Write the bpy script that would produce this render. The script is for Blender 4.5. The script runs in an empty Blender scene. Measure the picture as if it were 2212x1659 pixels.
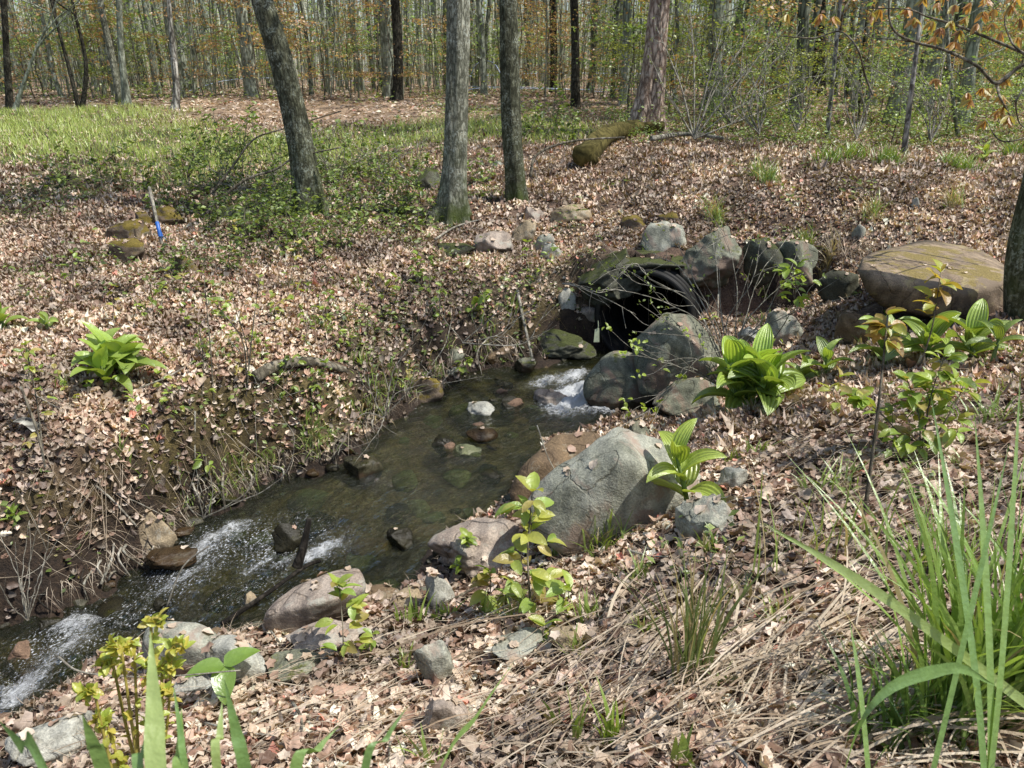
import bpy, bmesh, math, random
import numpy as np
from mathutils import Vector, Matrix
rng = np.random.default_rng(7)
random.seed(7)
R = math.radians
scene = bpy.context.scene
COL = scene.collection

# ------------------------------------------------------------------ camera
PITCH = R(22.2); F = 768.0; CAM = np.array([0.0, 0.0, 2.3])
K = 1024 / 2212.0
def ray(u, v):
    """photo position (in the 2212 px wide view) -> unit-depth direction in world"""
    x = (u * K - 512) / F; y = (384 - v * K) / F
    c, s = math.cos(PITCH), math.sin(PITCH)
    return np.array([x, c + s * y, -s + c * y])
def atz(u, v, z):
    d = ray(u, v); return CAM + d * ((z - CAM[2]) / d[2])
def atd(u, v, d): return CAM + ray(u, v) * d
cd = bpy.data.cameras.new('camera'); cam = bpy.data.objects.new('camera', cd); COL.objects.link(cam)
cd.sensor_width = 36; cd.lens = 27; cd.clip_end = 2000; cd.clip_start = 0.03
cam.location = CAM; cam.rotation_euler = (math.pi / 2 - PITCH, 0, 0)
cd.dof.use_dof = True; cd.dof.focus_distance = 4.2; cd.dof.aperture_fstop = 11
scene.camera = cam
scene.view_settings.view_transform = 'Standard'; scene.view_settings.look = 'None'
scene.view_settings.exposure = 0; scene.view_settings.gamma = 1
scene.cycles.max_bounces = 8; scene.cycles.transparent_max_bounces = 16
scene.cycles.diffuse_bounces = 4; scene.cycles.glossy_bounces = 3; scene.cycles.transmission_bounces = 4
scene.cycles.caustics_reflective = False; scene.cycles.caustics_refractive = False
scene.cycles.use_denoising = True

# ------------------------------------------------------------------ light
SUN_EL, SUN_AZ = 60, 104           # azimuth clockwise from +y (north) towards +x
w = bpy.data.worlds.new('World'); scene.world = w; w.use_nodes = True
nt = w.node_tree; nt.nodes.clear()
sky = nt.nodes.new('ShaderNodeTexSky'); sky.sky_type = 'NISHITA'; sky.sun_disc = False
sky.sun_elevation = R(SUN_EL); sky.sun_rotation = R(SUN_AZ); sky.air_density = 1.0; sky.dust_density = 1.5; sky.ozone_density = 1.0
bg = nt.nodes.new('ShaderNodeBackground'); bg.inputs['Strength'].default_value = 0.15
wo = nt.nodes.new('ShaderNodeOutputWorld')
nt.links.new(sky.outputs[0], bg.inputs['Color']); nt.links.new(bg.outputs[0], wo.inputs['Surface'])
sd = bpy.data.lights.new('sun', 'SUN'); sd.energy = 5.0; sd.angle = R(0.5); sd.color = (1.0, 0.965, 0.91)
sun = bpy.data.objects.new('sun', sd); COL.objects.link(sun)
sdir = Vector((math.sin(R(SUN_AZ)) * math.cos(R(SUN_EL)), math.cos(R(SUN_AZ)) * math.cos(R(SUN_EL)), math.sin(R(SUN_EL))))
sun.rotation_euler = sdir.to_track_quat('Z', 'Y').to_euler(); sun.location = (8, 4, 12)

# ------------------------------------------------------------------ noise
def _h(ix, iy, iz, seed):
    n = (ix * 374761393 + iy * 668265263 + iz * 2147483647 + seed * 1274126177) & 0xffffffff
    n = ((n ^ (n >> 13)) * 1274126177) & 0xffffffff
    n = (n ^ (n >> 16)) & 0xffffffff
    return n / 4294967295.0 * 2 - 1
def vnoise(x, y, z=None, seed=0):
    x = np.asarray(x, float); y = np.asarray(y, float); z = np.zeros_like(x) if z is None else np.asarray(z, float)
    ix, iy, iz = (np.floor(a).astype(np.int64) for a in (x, y, z))
    fx, fy, fz = x - ix, y - iy, z - iz
    sx, sy, sz = (f * f * f * (f * (f * 6 - 15) + 10) for f in (fx, fy, fz))
    r = 0
    for dz, wz in ((0, 1 - sz), (1, sz)):
        for dy, wy in ((0, 1 - sy), (1, sy)):
            for dx, wx in ((0, 1 - sx), (1, sx)):
                r = r + _h(ix + dx, iy + dy, iz + dz, seed) * wx * wy * wz
    return r
def fbm(x, y, z=None, seed=0, o=4, g=0.5):
    a, s, f = 1.0, 0.0, 1.0
    for i in range(o):
        s = s + a * vnoise(x * f + 13.7 * i, y * f - 7.1 * i, None if z is None else z * f, seed + i); a *= g; f *= 2.03
    return s
def sstep(a, b, x):
    t = np.clip((x - a) / (b - a), 0, 1); return t * t * (3 - 2 * t)

# ------------------------------------------------------------------ mesh helpers
def make_mesh(name, V, faces, C=None, smooth=True):
    """faces: list of int arrays (n,3) and/or (n,4)"""
    me = bpy.data.meshes.new(name)
    V = np.asarray(V, np.float32)
    faces = [np.asarray(f, np.int32) for f in faces if len(f)]
    nl = sum(f.size for f in faces); npoly = sum(len(f) for f in faces)
    me.vertices.add(len(V)); me.vertices.foreach_set('co', V.ravel())
    me.loops.add(nl); me.polygons.add(npoly)
    me.loops.foreach_set('vertex_index', np.concatenate([f.ravel() for f in faces]))
    tot = np.concatenate([np.full(len(f), f.shape[1], np.int32) for f in faces])
    st = np.concatenate([[0], np.cumsum(tot)[:-1]]).astype(np.int32)
    me.polygons.foreach_set('loop_start', st); me.polygons.foreach_set('loop_total', tot)
    me.polygons.foreach_set('use_smooth', np.full(npoly, smooth))
    if C is not None:
        C = np.asarray(C, np.float32)
        if C.shape[1] == 3: C = np.hstack([C, np.ones((len(C), 1), np.float32)])
        at = me.color_attributes.new('Col', 'FLOAT_COLOR', 'POINT'); at.data.foreach_set('color', C.ravel())
    me.update(calc_edges=True); me.validate()
    return me
class MB:
    """collects pieces and builds ONE mesh object"""
    def __init__(s): s.V = []; s.F = {3: [], 4: []}; s.C = []; s.n = 0
    def add(s, V, F, C=None):
        V = np.asarray(V, float).reshape(-1, 3)
        if C is None: C = (0.5, 0.5, 0.5)
        C = np.asarray(C, float)
        if C.ndim == 1: C = np.tile(C[:3], (len(V), 1))
        s.V.append(V); s.C.append(C[:, :3])
        for f in (F if isinstance(F, list) else [F]):
            f = np.asarray(f)
            if len(f): s.F[f.shape[1]].append(f + s.n)
        s.n += len(V)
    def mesh(s, name, smooth=True):
        return make_mesh(name, np.vstack(s.V), [np.vstack(f) for f in s.F.values() if f], np.vstack(s.C), smooth)
    def build(s, name, m, parent=None, smooth=True, world=False):
        me = s.mesh(name, smooth); me.materials.append(m)
        o = bpy.data.objects.new(name, me); COL.objects.link(o)
        if parent is not None:
            o.parent = parent
            if world: o.matrix_parent_inverse = (Matrix.Translation(parent.location)).inverted()
        return o
def tag(o, label=None, cat=None, group=None, kind=None):
    if label: o['label'] = label
    if cat: o['category'] = cat
    if group: o['group'] = group
    if kind: o['kind'] = kind
    return o
def empty(name, loc, label, cat, group=None):
    o = bpy.data.objects.new(name, None); COL.objects.link(o); o.location = [float(a) for a in loc]
    o.empty_display_size = 0.1
    return tag(o, label, cat, group)
def recentre(o, loc):
    """puts a one-mesh thing's origin at loc"""
    loc = Vector([float(a) for a in loc]); o.data.transform(Matrix.Translation(-loc)); o.location = loc; return o
def copy_tree(o, parent=None):
    c = o.copy(); COL.objects.link(c)
    if parent is not None: c.parent = parent
    for ch in [k for k in COL.objects if k.parent == o]: copy_tree(ch, c)
    return c

def tube(P, r, n=6, cap=True):
    P = np.asarray(P, float); m = len(P); r = np.broadcast_to(np.asarray(r, float), (m,))
    T = np.gradient(P, axis=0); T /= np.linalg.norm(T, axis=1, keepdims=True) + 1e-9
    ref = np.array([0, 0, 1.0]) if abs(T[:, 2].mean()) < 0.8 else np.array([1.0, 0, 0])
    A = np.cross(T, ref); A /= np.linalg.norm(A, axis=1, keepdims=True) + 1e-9; B = np.cross(T, A)
    th = np.linspace(0, 2 * math.pi, n, endpoint=False)
    V = P[:, None] + r[:, None, None] * (A[:, None] * np.cos(th)[None, :, None] + B[:, None] * np.sin(th)[None, :, None])
    V = V.reshape(-1, 3); i = np.arange(m - 1)[:, None] * n; j = np.arange(n)[None]; k = (j + 1) % n
    Fq = np.stack([i + j, i + k, i + n + k, i + n + j], -1).reshape(-1, 4)[:, ::-1]
    Fs = [Fq]
    if cap:
        V = np.vstack([V, P[-1:] + T[-1:] * r[-1]]); e = len(V) - 1; b = (m - 1) * n
        Fs.append(np.array([[b + (q + 1) % n, b + q, e] for q in range(n)]))
    return V, Fs
def spline(P, n=24):
    """smooth curve through the points"""
    P = np.asarray(P, float)
    if len(P) == 2: return P[0] + (P[1] - P[0]) * np.linspace(0, 1, n)[:, None]
    Q = np.vstack([2 * P[0] - P[1], P, 2 * P[-1] - P[-2]]); out = []
    ts = np.linspace(0, len(P) - 1, n)
    for t in ts:
        i = min(int(t), len(P) - 2); f = t - i; a, b, c, d = Q[i:i + 4]
        out.append(0.5 * ((2 * b) + (c - a) * f + (2 * a - 5 * b + 4 * c - d) * f * f + (3 * b - a - 3 * c + d) * f ** 3))
    return np.array(out)
def frames(nrm, yaw):
    """(n,3,3) columns x,y,z with z = nrm and heading yaw"""
    nrm = nrm / np.linalg.norm(nrm, axis=1, keepdims=True)
    h = np.stack([np.cos(yaw), np.sin(yaw), np.zeros_like(yaw)], 1)
    y = np.cross(nrm, h); y /= np.linalg.norm(y, axis=1, keepdims=True) + 1e-9; x = np.cross(y, nrm)
    return np.stack([x, y, nrm], 2)
def scatter(tmpl, pos, M, sc, col):
    """one template (V, [F..]) placed many times -> V, faces, colours"""
    TV, TF = tmpl; n = len(pos); k = len(TV)
    V = np.einsum('nij,kj->nki', M, TV) * (sc[:, None, None] if sc.ndim == 1 else sc[:, None, :]) + pos[:, None]
    off = (np.arange(n) * k)[:, None, None]
    return V.reshape(-1, 3), [(f[None] + off).reshape(-1, f.shape[1]) for f in TF], np.repeat(col, k, 0)
def rand_normals(n, tilt, base=None):
    v = rng.normal(0, tilt, (n, 3)); v[:, 2] = 1
    if base is not None: v[:, :2] += base[:, :2] / np.maximum(base[:, 2:3], 0.3)
    return v
def lerpc(a, b, t): return np.asarray(a)[None] * (1 - t[:, None]) + np.asarray(b)[None] * t[:, None]

# leaf templates, unit length along x, z up
def fan_leaf(n=12, lobes=0, curl=0.2, crumple=0.12, width=0.6, seed=0):
    g = np.random.default_rng(seed); th = np.linspace(0, 2 * math.pi, n, endpoint=False)
    x = 0.5 * np.cos(th); y = 0.5 * width * np.sin(th)
    if lobes:
        rr = 0.62 + 0.38 * np.abs(np.cos(th * lobes / 2)); x, y = 0.5 * rr * np.cos(th), 0.5 * rr * np.sin(th) * 0.95
    else: y = y * (1 - 0.35 * np.cos(th))
    z = curl * (y * 2) ** 2 * g.uniform(.5, 1.6) + curl * x * x * g.uniform(-1, 1.5) + g.normal(0, crumple * .35, n)
    V = np.vstack([[0, 0, g.normal(0, crumple * .2)], np.stack([x, y, z], 1)])
    V[0, 2] -= curl * .1
    return V, [np.array([[0, 1 + i, 1 + (i + 1) % n] for i in range(n)])]
def strip_leaf(nl=6, width=0.35, fold=0.15, droop=0.3, wave=0.0, tip=1.0):
    """pointed leaf, base at origin, tip at x=1"""
    V = []; 
    for i in range(nl + 1):
        t = i / nl; wd = width * 0.5 * (math.sin(math.pi * min(1, t ** 0.8 * 1.0)) ** 0.8 if 0 < t < 1 else 0.02)
        x = t; z = -droop * t * t
        V += [[x, -wd, z + fold * wd + wave * math.sin(t * 9)], [x, 0, z], [x, wd, z + fold * wd - wave * math.sin(t * 8)]]
    Fq = []
    for i in range(nl):
        a = i * 3; Fq += [[a, a + 3, a + 4, a + 1], [a + 1, a + 4, a + 5, a + 2]]
    return np.array(V, float), [np.array(Fq)]
QUAD = (np.array([[-.5, 0, 0], [0, -.3, .08], [.5, 0, 0], [0, .3, .08]]), [np.array([[0, 1, 2, 3]])])

def blades(base, tip, width, bend, col, nseg=5, tipcol=None, side=None):
    """grass blades, vectorised: base,tip (n,3), width (n,), bend (n,3) control point offset"""
    n = len(base); t = np.linspace(0, 1, nseg + 1)
    mid = (base + tip) / 2 + bend
    P = ((1 - t) ** 2)[None, :, None] * base[:, None] + (2 * t * (1 - t))[None, :, None] * mid[:, None] + (t ** 2)[None, :, None] * tip[:, None]
    if side is None:
        a = rng.uniform(0, 2 * math.pi, n); side = np.stack([np.cos(a), np.sin(a), np.zeros(n)], 1)
    wd = (0.5 * width[:, None] * np.maximum((1 - t ** 2.2)[None], 0.03) * (0.55 + 0.45 * np.minimum(1, t * 4))[None])[..., None]
    V = np.stack([P - side[:, None] * wd, P + side[:, None] * wd], 2).reshape(-1, 3)
    k = 2 * (nseg + 1); off = (np.arange(n) * k)[:, None, None]
    f = np.array([[2 * i, 2 * i + 1, 2 * i + 3, 2 * i + 2] for i in range(nseg)])
    C = np.repeat(col, k, 0)
    if tipcol is not None:
        tt = np.tile(np.repeat(t, 2), n)[:, None]; C = C * (1 - tt) + np.repeat(tipcol, k, 0) * tt
    return V, [(f[None] + off).reshape(-1, 4)], C

# ------------------------------------------------------------------ materials
def mat(name):
    m = bpy.data.materials.new(name); m.use_nodes = True; t = m.node_tree; t.nodes.clear()
    o = t.nodes.new('ShaderNodeOutputMaterial'); return m, t, o
def N(t, typ, **kw):
    n = t.nodes.new('ShaderNode' + typ)
    for k, v in kw.items():
        if hasattr(n, k): setattr(n, k, v)
    return n
def noise_node(t, scale, detail=4, rough=0.6, vec=None, dist=0):
    n = N(t, 'TexNoise'); n.inputs['Scale'].default_value = scale; n.inputs['Detail'].default_value = detail
    n.inputs['Roughness'].default_value = rough; n.inputs['Distortion'].default_value = dist
    if vec is not None: t.links.new(vec, n.inputs['Vector'])
    return n
def ramp(t, fac, stops):
    n = N(t, 'ValToRGB'); e = n.color_ramp.elements
    while len(e) < len(stops): e.new(0.5)
    for k, (p, c) in zip(e, stops): k.position = p; k.color = (*c, 1) if len(c) == 3 else c
    t.links.new(fac, n.inputs['Fac']); return n
def mix(t, fac, a, b, mode='MIX'):
    n = N(t, 'Mix'); n.data_type = 'RGBA'; n.blend_type = mode
    for sock, v in ((n.inputs[0], fac), (n.inputs[6], a), (n.inputs[7], b)):
        if isinstance(v, (int, float)): sock.default_value = v
        elif isinstance(v, tuple): sock.default_value = (*v, 1)
        else: t.links.new(v, sock)
    return n.outputs[2]
def mth(t, op, a, b=None, clamp=False):
    n = N(t, 'Math'); n.operation = op; n.use_clamp = clamp
    for sock, v in zip(n.inputs, (a, b)):
        if v is None: continue
        if isinstance(v, (int, float)): sock.default_value = v
        else: t.links.new(v, sock)
    return n.outputs[0]
def bump(t, h, strength, dist):
    n = N(t, 'Bump'); n.inputs['Strength'].default_value = strength; n.inputs['Distance'].default_value = dist
    t.links.new(h, n.inputs['Height']); return n.outputs[0]

def leaf_material(name, trans=0.4, gloss=0.06, rough=0.45, var=0.25, scale=60, gain=1.0, tcol=(1.25, 1.2, 0.55)):
    m, t, o = mat(name); L = t.links.new
    a = N(t, 'Attribute', attribute_name='Col'); geo = N(t, 'NewGeometry')
    nz = noise_node(t, scale, 3, 0.6, geo.outputs['Position'])
    v = mth(t, 'MULTIPLY_ADD', nz.outputs[0], var * 2); t.nodes[-1].inputs[2].default_value = gain * (1 - var)
    c = N(t, 'Vector' + 'Math'); c.operation = 'SCALE'; L(a.outputs['Color'], c.inputs[0]); L(v, c.inputs['Scale'])
    d = N(t, 'BsdfDiffuse'); tr = N(t, 'BsdfTranslucent'); g = N(t, 'BsdfGlossy'); g.inputs['Roughness'].default_value = rough
    L(c.outputs[0], d.inputs['Color'])
    tc = mix(t, 1.0, c.outputs[0], tcol, 'MULTIPLY'); L(tc, tr.inputs['Color'])
    ms = N(t, 'MixShader'); ms.inputs[0].default_value = trans; L(d.outputs[0], ms.inputs[1]); L(tr.outputs[0], ms.inputs[2])
    m2 = N(t, 'MixShader'); m2.inputs[0].default_value = gloss; L(ms.outputs[0], m2.inputs[1]); L(g.outputs[0], m2.inputs[2])
    L(m2.outputs[0], o.inputs['Surface'])
    b = bump(t, nz.outputs[0], 0.4, 0.01); L(b, d.inputs['Normal']); L(b, g.inputs['Normal'])
    return m
M_LITTER = leaf_material('dead_leaf', 0.14, 0.05, 0.55, 0.45, 45, 1.0)
M_STRAW = leaf_material('dry_straw', 0.12, 0.06, 0.5, 0.3, 80)
M_GRASS = leaf_material('green_grass', 0.4, 0.08, 0.4, 0.2, 40)
M_LEAF = leaf_material('spring_leaf', 0.45, 0.06, 0.4, 0.25, 60)
M_BROAD = leaf_material('broad_leaf', 0.38, 0.10, 0.38, 0.18, 40)
M_FOREST = leaf_material('canopy_leaf', 0.45, 0.03, 0.5, 0.25, 8, tcol=(0.98, 1.15, 0.75))

def bark_material(name, dark, light, lich, lich_amt=0.5, scale=1.0, ridge=0.5, moss=None, obj=True):
    m, t, o = mat(name); L = t.links.new
    tc = N(t, 'TexCoord'); mp = N(t, 'Mapping'); L(tc.outputs['Object'], mp.inputs[0])
    mp.inputs['Scale'].default_value = (1, 1, 0.28)
    n1 = noise_node(t, 28 * scale, 6, 0.7, mp.outputs[0], 0.6)
    vo = N(t, 'TexVoronoi'); vo.feature = 'DISTANCE_TO_EDGE'; vo.inputs['Scale'].default_value = 22 * scale
    wv = mix(t, 0.06, mp.outputs[0], n1.outputs[1]); L(wv, vo.inputs['Vector'])
    e = mth(t, 'MULTIPLY', vo.outputs[0], 3.5, True); hgt = mth(t, 'MULTIPLY', e, n1.outputs[0])
    c1 = ramp(t, hgt, [(0.08, dark), (0.55, light)])
    n2 = noise_node(t, 5 * scale, 5, 0.65, tc.outputs['Object']); n3 = noise_node(t, 34 * scale, 4, 0.6, tc.outputs['Object'])
    k = mth(t, 'MULTIPLY', ramp(t, n2.outputs[0], [(0.45, (0, 0, 0)), (0.62, (1, 1, 1))]).outputs[0], ramp(t, n3.outputs[0], [(0.5, (0, 0, 0)), (0.6, (1, 1, 1))]).outputs[0])
    k = mth(t, 'MULTIPLY', k, lich_amt); c = mix(t, 1.0, c1.outputs[0], ramp(t, n2.outputs[0], [(0.35, (0.62, 0.64, 0.58)), (0.65, (1.25, 1.22, 1.15))]).outputs[0], 'MULTIPLY'); c = mix(t, k, c, lich)
    if moss is not None:
        n4 = noise_node(t, 3.0, 4, 0.6, tc.outputs['Object']); sp = N(t, 'SeparateXYZ'); L(tc.outputs['Object'], sp.inputs[0])
        lo = mth(t, 'SUBTRACT', 1.0, mth(t, 'MULTIPLY', sp.outputs[2], moss[1]), True)
        mk = mth(t, 'MULTIPLY', lo, ramp(t, n4.outputs[0], [(0.4, (0, 0, 0)), (0.6, (1, 1, 1))]).outputs[0]); c = mix(t, mk, c, moss[0])
    p = N(t, 'BsdfPrincipled'); p.inputs['Roughness'].default_value = 0.9; p.inputs['Specular IOR Level'].default_value = 0.2
    L(c, p.inputs['Base Color']); L(bump(t, hgt, ridge, 0.03), p.inputs['Normal']); L(p.outputs[0], o.inputs['Surface'])
    return m
M_BARK = bark_material('maple_bark', (0.055, 0.055, 0.036), (0.19, 0.195, 0.135), (0.46, 0.5, 0.4), 0.8, 1.5, .45, moss=((0.06, 0.08, 0.02), 1.2))
M_BARK_LIGHT = bark_material('pale_maple_bark', (0.13, 0.13, 0.10), (0.42, 0.42, 0.34), (0.60, 0.64, 0.54), 0.8, 1.4, .45, moss=((0.06, 0.08, 0.02), 1.0))
M_BARK_SHAG = bark_material('red_brown_bark', (0.22, 0.15, 0.12), (0.82, 0.64, 0.55), (0.62, 0.62, 0.52), 0.5, 0.7, 0.9)
M_BARK_DARK = bark_material('dark_bark', (0.02, 0.018, 0.014), (0.09, 0.08, 0.062), (0.25, 0.27, 0.2), 0.4)
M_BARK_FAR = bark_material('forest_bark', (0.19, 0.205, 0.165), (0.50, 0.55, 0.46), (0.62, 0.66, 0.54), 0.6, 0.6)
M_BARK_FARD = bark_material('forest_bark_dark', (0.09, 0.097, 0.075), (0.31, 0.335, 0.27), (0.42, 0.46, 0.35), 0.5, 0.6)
M_BIRCH = bark_material('birch_bark', (0.12, 0.11, 0.10), (0.62, 0.60, 0.55), (0.75, 0.74, 0.7), 0.8, 0.5)
M_TWIG = bark_material('twig', (0.10, 0.085, 0.065), (0.30, 0.26, 0.20), (0.45, 0.45, 0.38), 0.6)
M_TWIG_PALE = bark_material('pale_twig', (0.22, 0.2, 0.17), (0.5, 0.47, 0.4), (0.6, 0.6, 0.52), 0.6)
M_WETWOOD = bark_material('wet_wood', (0.012, 0.01, 0.008), (0.05, 0.042, 0.035), (0.12, 0.12, 0.1), 0.2)

def plain(name, col, rough=0.6, var=0.3, scale=20, spec=0.4, bmp=0.2):
    m, t, o = mat(name); L = t.links.new
    tc = N(t, 'TexCoord'); n = noise_node(t, scale, 5, 0.6, tc.outputs['Object'])
    c = ramp(t, n.outputs[0], [(0.3, tuple(x * (1 - var) for x in col)), (0.7, tuple(min(1, x * (1 + var)) for x in col))])
    p = N(t, 'BsdfPrincipled'); p.inputs['Roughness'].default_value = rough; p.inputs['Specular IOR Level'].default_value = spec
    L(c.outputs[0], p.inputs['Base Color']); L(bump(t, n.outputs[0], bmp, 0.01), p.inputs['Normal']); L(p.outputs[0], o.inputs['Surface'])
    return m
def rock_material(name, a, b, speck=(0.5, 0.5, 0.45), moss=0.0, mosscol=(0.10, 0.11, 0.025), wet=0.0, band=0.0, third=None):
    m, t, o = mat(name); L = t.links.new
    tc = N(t, 'TexCoord'); geo = N(t, 'NewGeometry')
    n1 = noise_node(t, 4, 6, 0.62, tc.outputs['Object'], 0.4)
    c = ramp(t, n1.outputs[0], [(0.32, a), (0.66, b)]).outputs[0]
    n2 = noise_node(t, 120, 3, 0.7, tc.outputs['Object'])
    c = mix(t, 0.55, c, ramp(t, n2.outputs[0], [(0.35, (0.25, 0.25, 0.24)), (0.5, (0.5, 0.5, 0.5)), (0.66, (0.85, 0.84, 0.8))]).outputs[0], 'OVERLAY')
    if band:
        wv = N(t, 'TexWave'); wv.inputs['Scale'].default_value = 3.5; wv.inputs['Distortion'].default_value = 7; wv.inputs['Detail'].default_value = 5
        L(tc.outputs['Object'], wv.inputs[0]); c = mix(t, band, c, ramp(t, wv.outputs[0], [(0.2, (0.3, 0.3, 0.29)), (0.8, (0.62, 0.61, 0.57))]).outputs[0], 'OVERLAY')
    if third is not None:
        n5 = noise_node(t, 2.6, 5, 0.65, tc.outputs['Object'], 0.6); c = mix(t, ramp(t, n5.outputs[0], [(0.49, (0, 0, 0)), (0.57, (1, 1, 1))]).outputs[0], c, third)
    n3 = noise_node(t, 9, 6, 0.7, tc.outputs['Object'])
    wv2 = mix(t, 0.12, tc.outputs['Object'], noise_node(t, 5, 4, 0.6, tc.outputs['Object']).outputs[1]); vo = N(t, 'TexVoronoi'); vo.feature = 'DISTANCE_TO_EDGE'; vo.inputs['Scale'].default_value = 4.5; L(wv2, vo.inputs['Vector'])
    crk = ramp(t, vo.outputs[0], [(0.0, (0, 0, 0)), (0.022, (1, 1, 1))]).outputs[0]; nk = noise_node(t, 3.1, 3, 0.6, tc.outputs['Object']); crk = mth(t, 'MAXIMUM', crk, ramp(t, nk.outputs[0], [(0.46, (0, 0, 0)), (0.54, (1, 1, 1))]).outputs[0])
    c = mix(t, 1.0, c, mix(t, crk, (0.6, 0.58, 0.54), (1.0, 1.0, 1.0)), 'MULTIPLY')
    lk = ramp(t, n3.outputs[0], [(0.56, (0, 0, 0)), (0.61, (1, 1, 1))]).outputs[0]
    c = mix(t, mth(t, 'MULTIPLY', lk, 0.6), c, speck)
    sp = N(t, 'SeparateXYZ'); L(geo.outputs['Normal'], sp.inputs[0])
    if moss:
        n4 = noise_node(t, 5, 5, 0.7, tc.outputs['Object'])
        up = mth(t, 'ADD', mth(t, 'MULTIPLY', sp.outputs[2], 0.45), n4.outputs[0])
        mk = ramp(t, up, [(1.02 - 0.5 * moss, (0, 0, 0)), (1.12 - 0.5 * moss, (1, 1, 1))]).outputs[0]
        mc = ramp(t, n2.outputs[0], [(0.3, tuple(x * 0.4 for x in mosscol)), (0.7, tuple(x * 1.6 for x in mosscol))]).outputs[0]
        c = mix(t, mk, c, mc)
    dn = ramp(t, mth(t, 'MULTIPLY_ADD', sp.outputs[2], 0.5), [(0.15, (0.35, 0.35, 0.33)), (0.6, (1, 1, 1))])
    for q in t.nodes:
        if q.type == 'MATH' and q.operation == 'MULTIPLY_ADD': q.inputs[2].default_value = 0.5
    c = mix(t, 1.0, c, dn.outputs[0], 'MULTIPLY')  # underside shade painted into the rock colour, by surface direction
    rough = 0.85
    p = N(t, 'BsdfPrincipled'); p.inputs['Specular IOR Level'].default_value = 0.3
    if wet:
        ps = N(t, 'SeparateXYZ'); L(geo.outputs['Position'], ps.inputs[0])
        wn = noise_node(t, 12, 3, 0.6, geo.outputs['Position'])
        lv = mth(t, 'ADD', ps.outputs[2], mth(t, 'MULTIPLY', wn.outputs[0], -0.05))
        wk = ramp(t, mth(t, 'MULTIPLY_ADD', lv, 2.0), [(0.5 + wet, (1, 1, 1)), (0.53 + wet, (0, 0, 0))]).outputs[0]
        t.nodes[[i for i, q in enumerate(t.nodes) if q.type == 'MATH'][-1]].inputs[2].default_value = 0.5
        c = mix(t, wk, c, mix(t, 1.0, c, (0.28, 0.25, 0.2), 'MULTIPLY'))
        L(mth(t, 'SUBTRACT', 0.85, mth(t, 'MULTIPLY', wk, 0.6)), p.inputs['Roughness'])
    else: p.inputs['Roughness'].default_value = rough
    L(c, p.inputs['Base Color'])
    hh = mth(t, 'ADD', mth(t, 'ADD', mth(t, 'MULTIPLY', n2.outputs[0], 0.3), n3.outputs[0]), mth(t, 'MULTIPLY', crk, 0.35)); L(bump(t, hh, 0.55, 0.025), p.inputs['Normal'])
    L(p.outputs[0], o.inputs['Surface']); return m
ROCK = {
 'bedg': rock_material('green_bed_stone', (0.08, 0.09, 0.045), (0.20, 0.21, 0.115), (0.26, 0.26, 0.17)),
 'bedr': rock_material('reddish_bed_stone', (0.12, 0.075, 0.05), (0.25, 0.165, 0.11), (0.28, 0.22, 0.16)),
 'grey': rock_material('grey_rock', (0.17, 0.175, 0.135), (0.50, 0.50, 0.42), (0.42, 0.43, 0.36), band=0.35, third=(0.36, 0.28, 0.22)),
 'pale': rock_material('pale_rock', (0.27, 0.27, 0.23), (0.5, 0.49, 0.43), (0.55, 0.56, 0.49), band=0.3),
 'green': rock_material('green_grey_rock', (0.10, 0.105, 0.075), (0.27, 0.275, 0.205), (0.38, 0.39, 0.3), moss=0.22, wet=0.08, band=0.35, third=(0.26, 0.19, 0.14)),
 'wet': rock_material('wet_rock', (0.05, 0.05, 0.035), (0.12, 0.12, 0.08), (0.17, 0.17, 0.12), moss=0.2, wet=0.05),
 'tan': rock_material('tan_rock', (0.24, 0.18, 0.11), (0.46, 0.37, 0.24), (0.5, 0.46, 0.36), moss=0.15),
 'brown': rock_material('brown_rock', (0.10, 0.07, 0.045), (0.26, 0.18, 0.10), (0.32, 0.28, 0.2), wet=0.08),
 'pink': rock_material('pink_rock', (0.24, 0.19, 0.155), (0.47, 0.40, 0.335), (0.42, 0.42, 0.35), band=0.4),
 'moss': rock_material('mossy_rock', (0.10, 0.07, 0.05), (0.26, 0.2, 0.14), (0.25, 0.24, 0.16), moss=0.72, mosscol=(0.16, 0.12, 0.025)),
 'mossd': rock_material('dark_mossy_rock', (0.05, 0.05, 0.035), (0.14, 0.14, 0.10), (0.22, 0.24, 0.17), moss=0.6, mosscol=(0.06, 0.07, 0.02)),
 'slab': rock_material('slab_rock', (0.13, 0.095, 0.065), (0.37, 0.285, 0.20), (0.40, 0.33, 0.16), moss=0.18, mosscol=(0.22, 0.17, 0.06), band=0.4, third=(0.22, 0.17, 0.12)),
}
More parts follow.
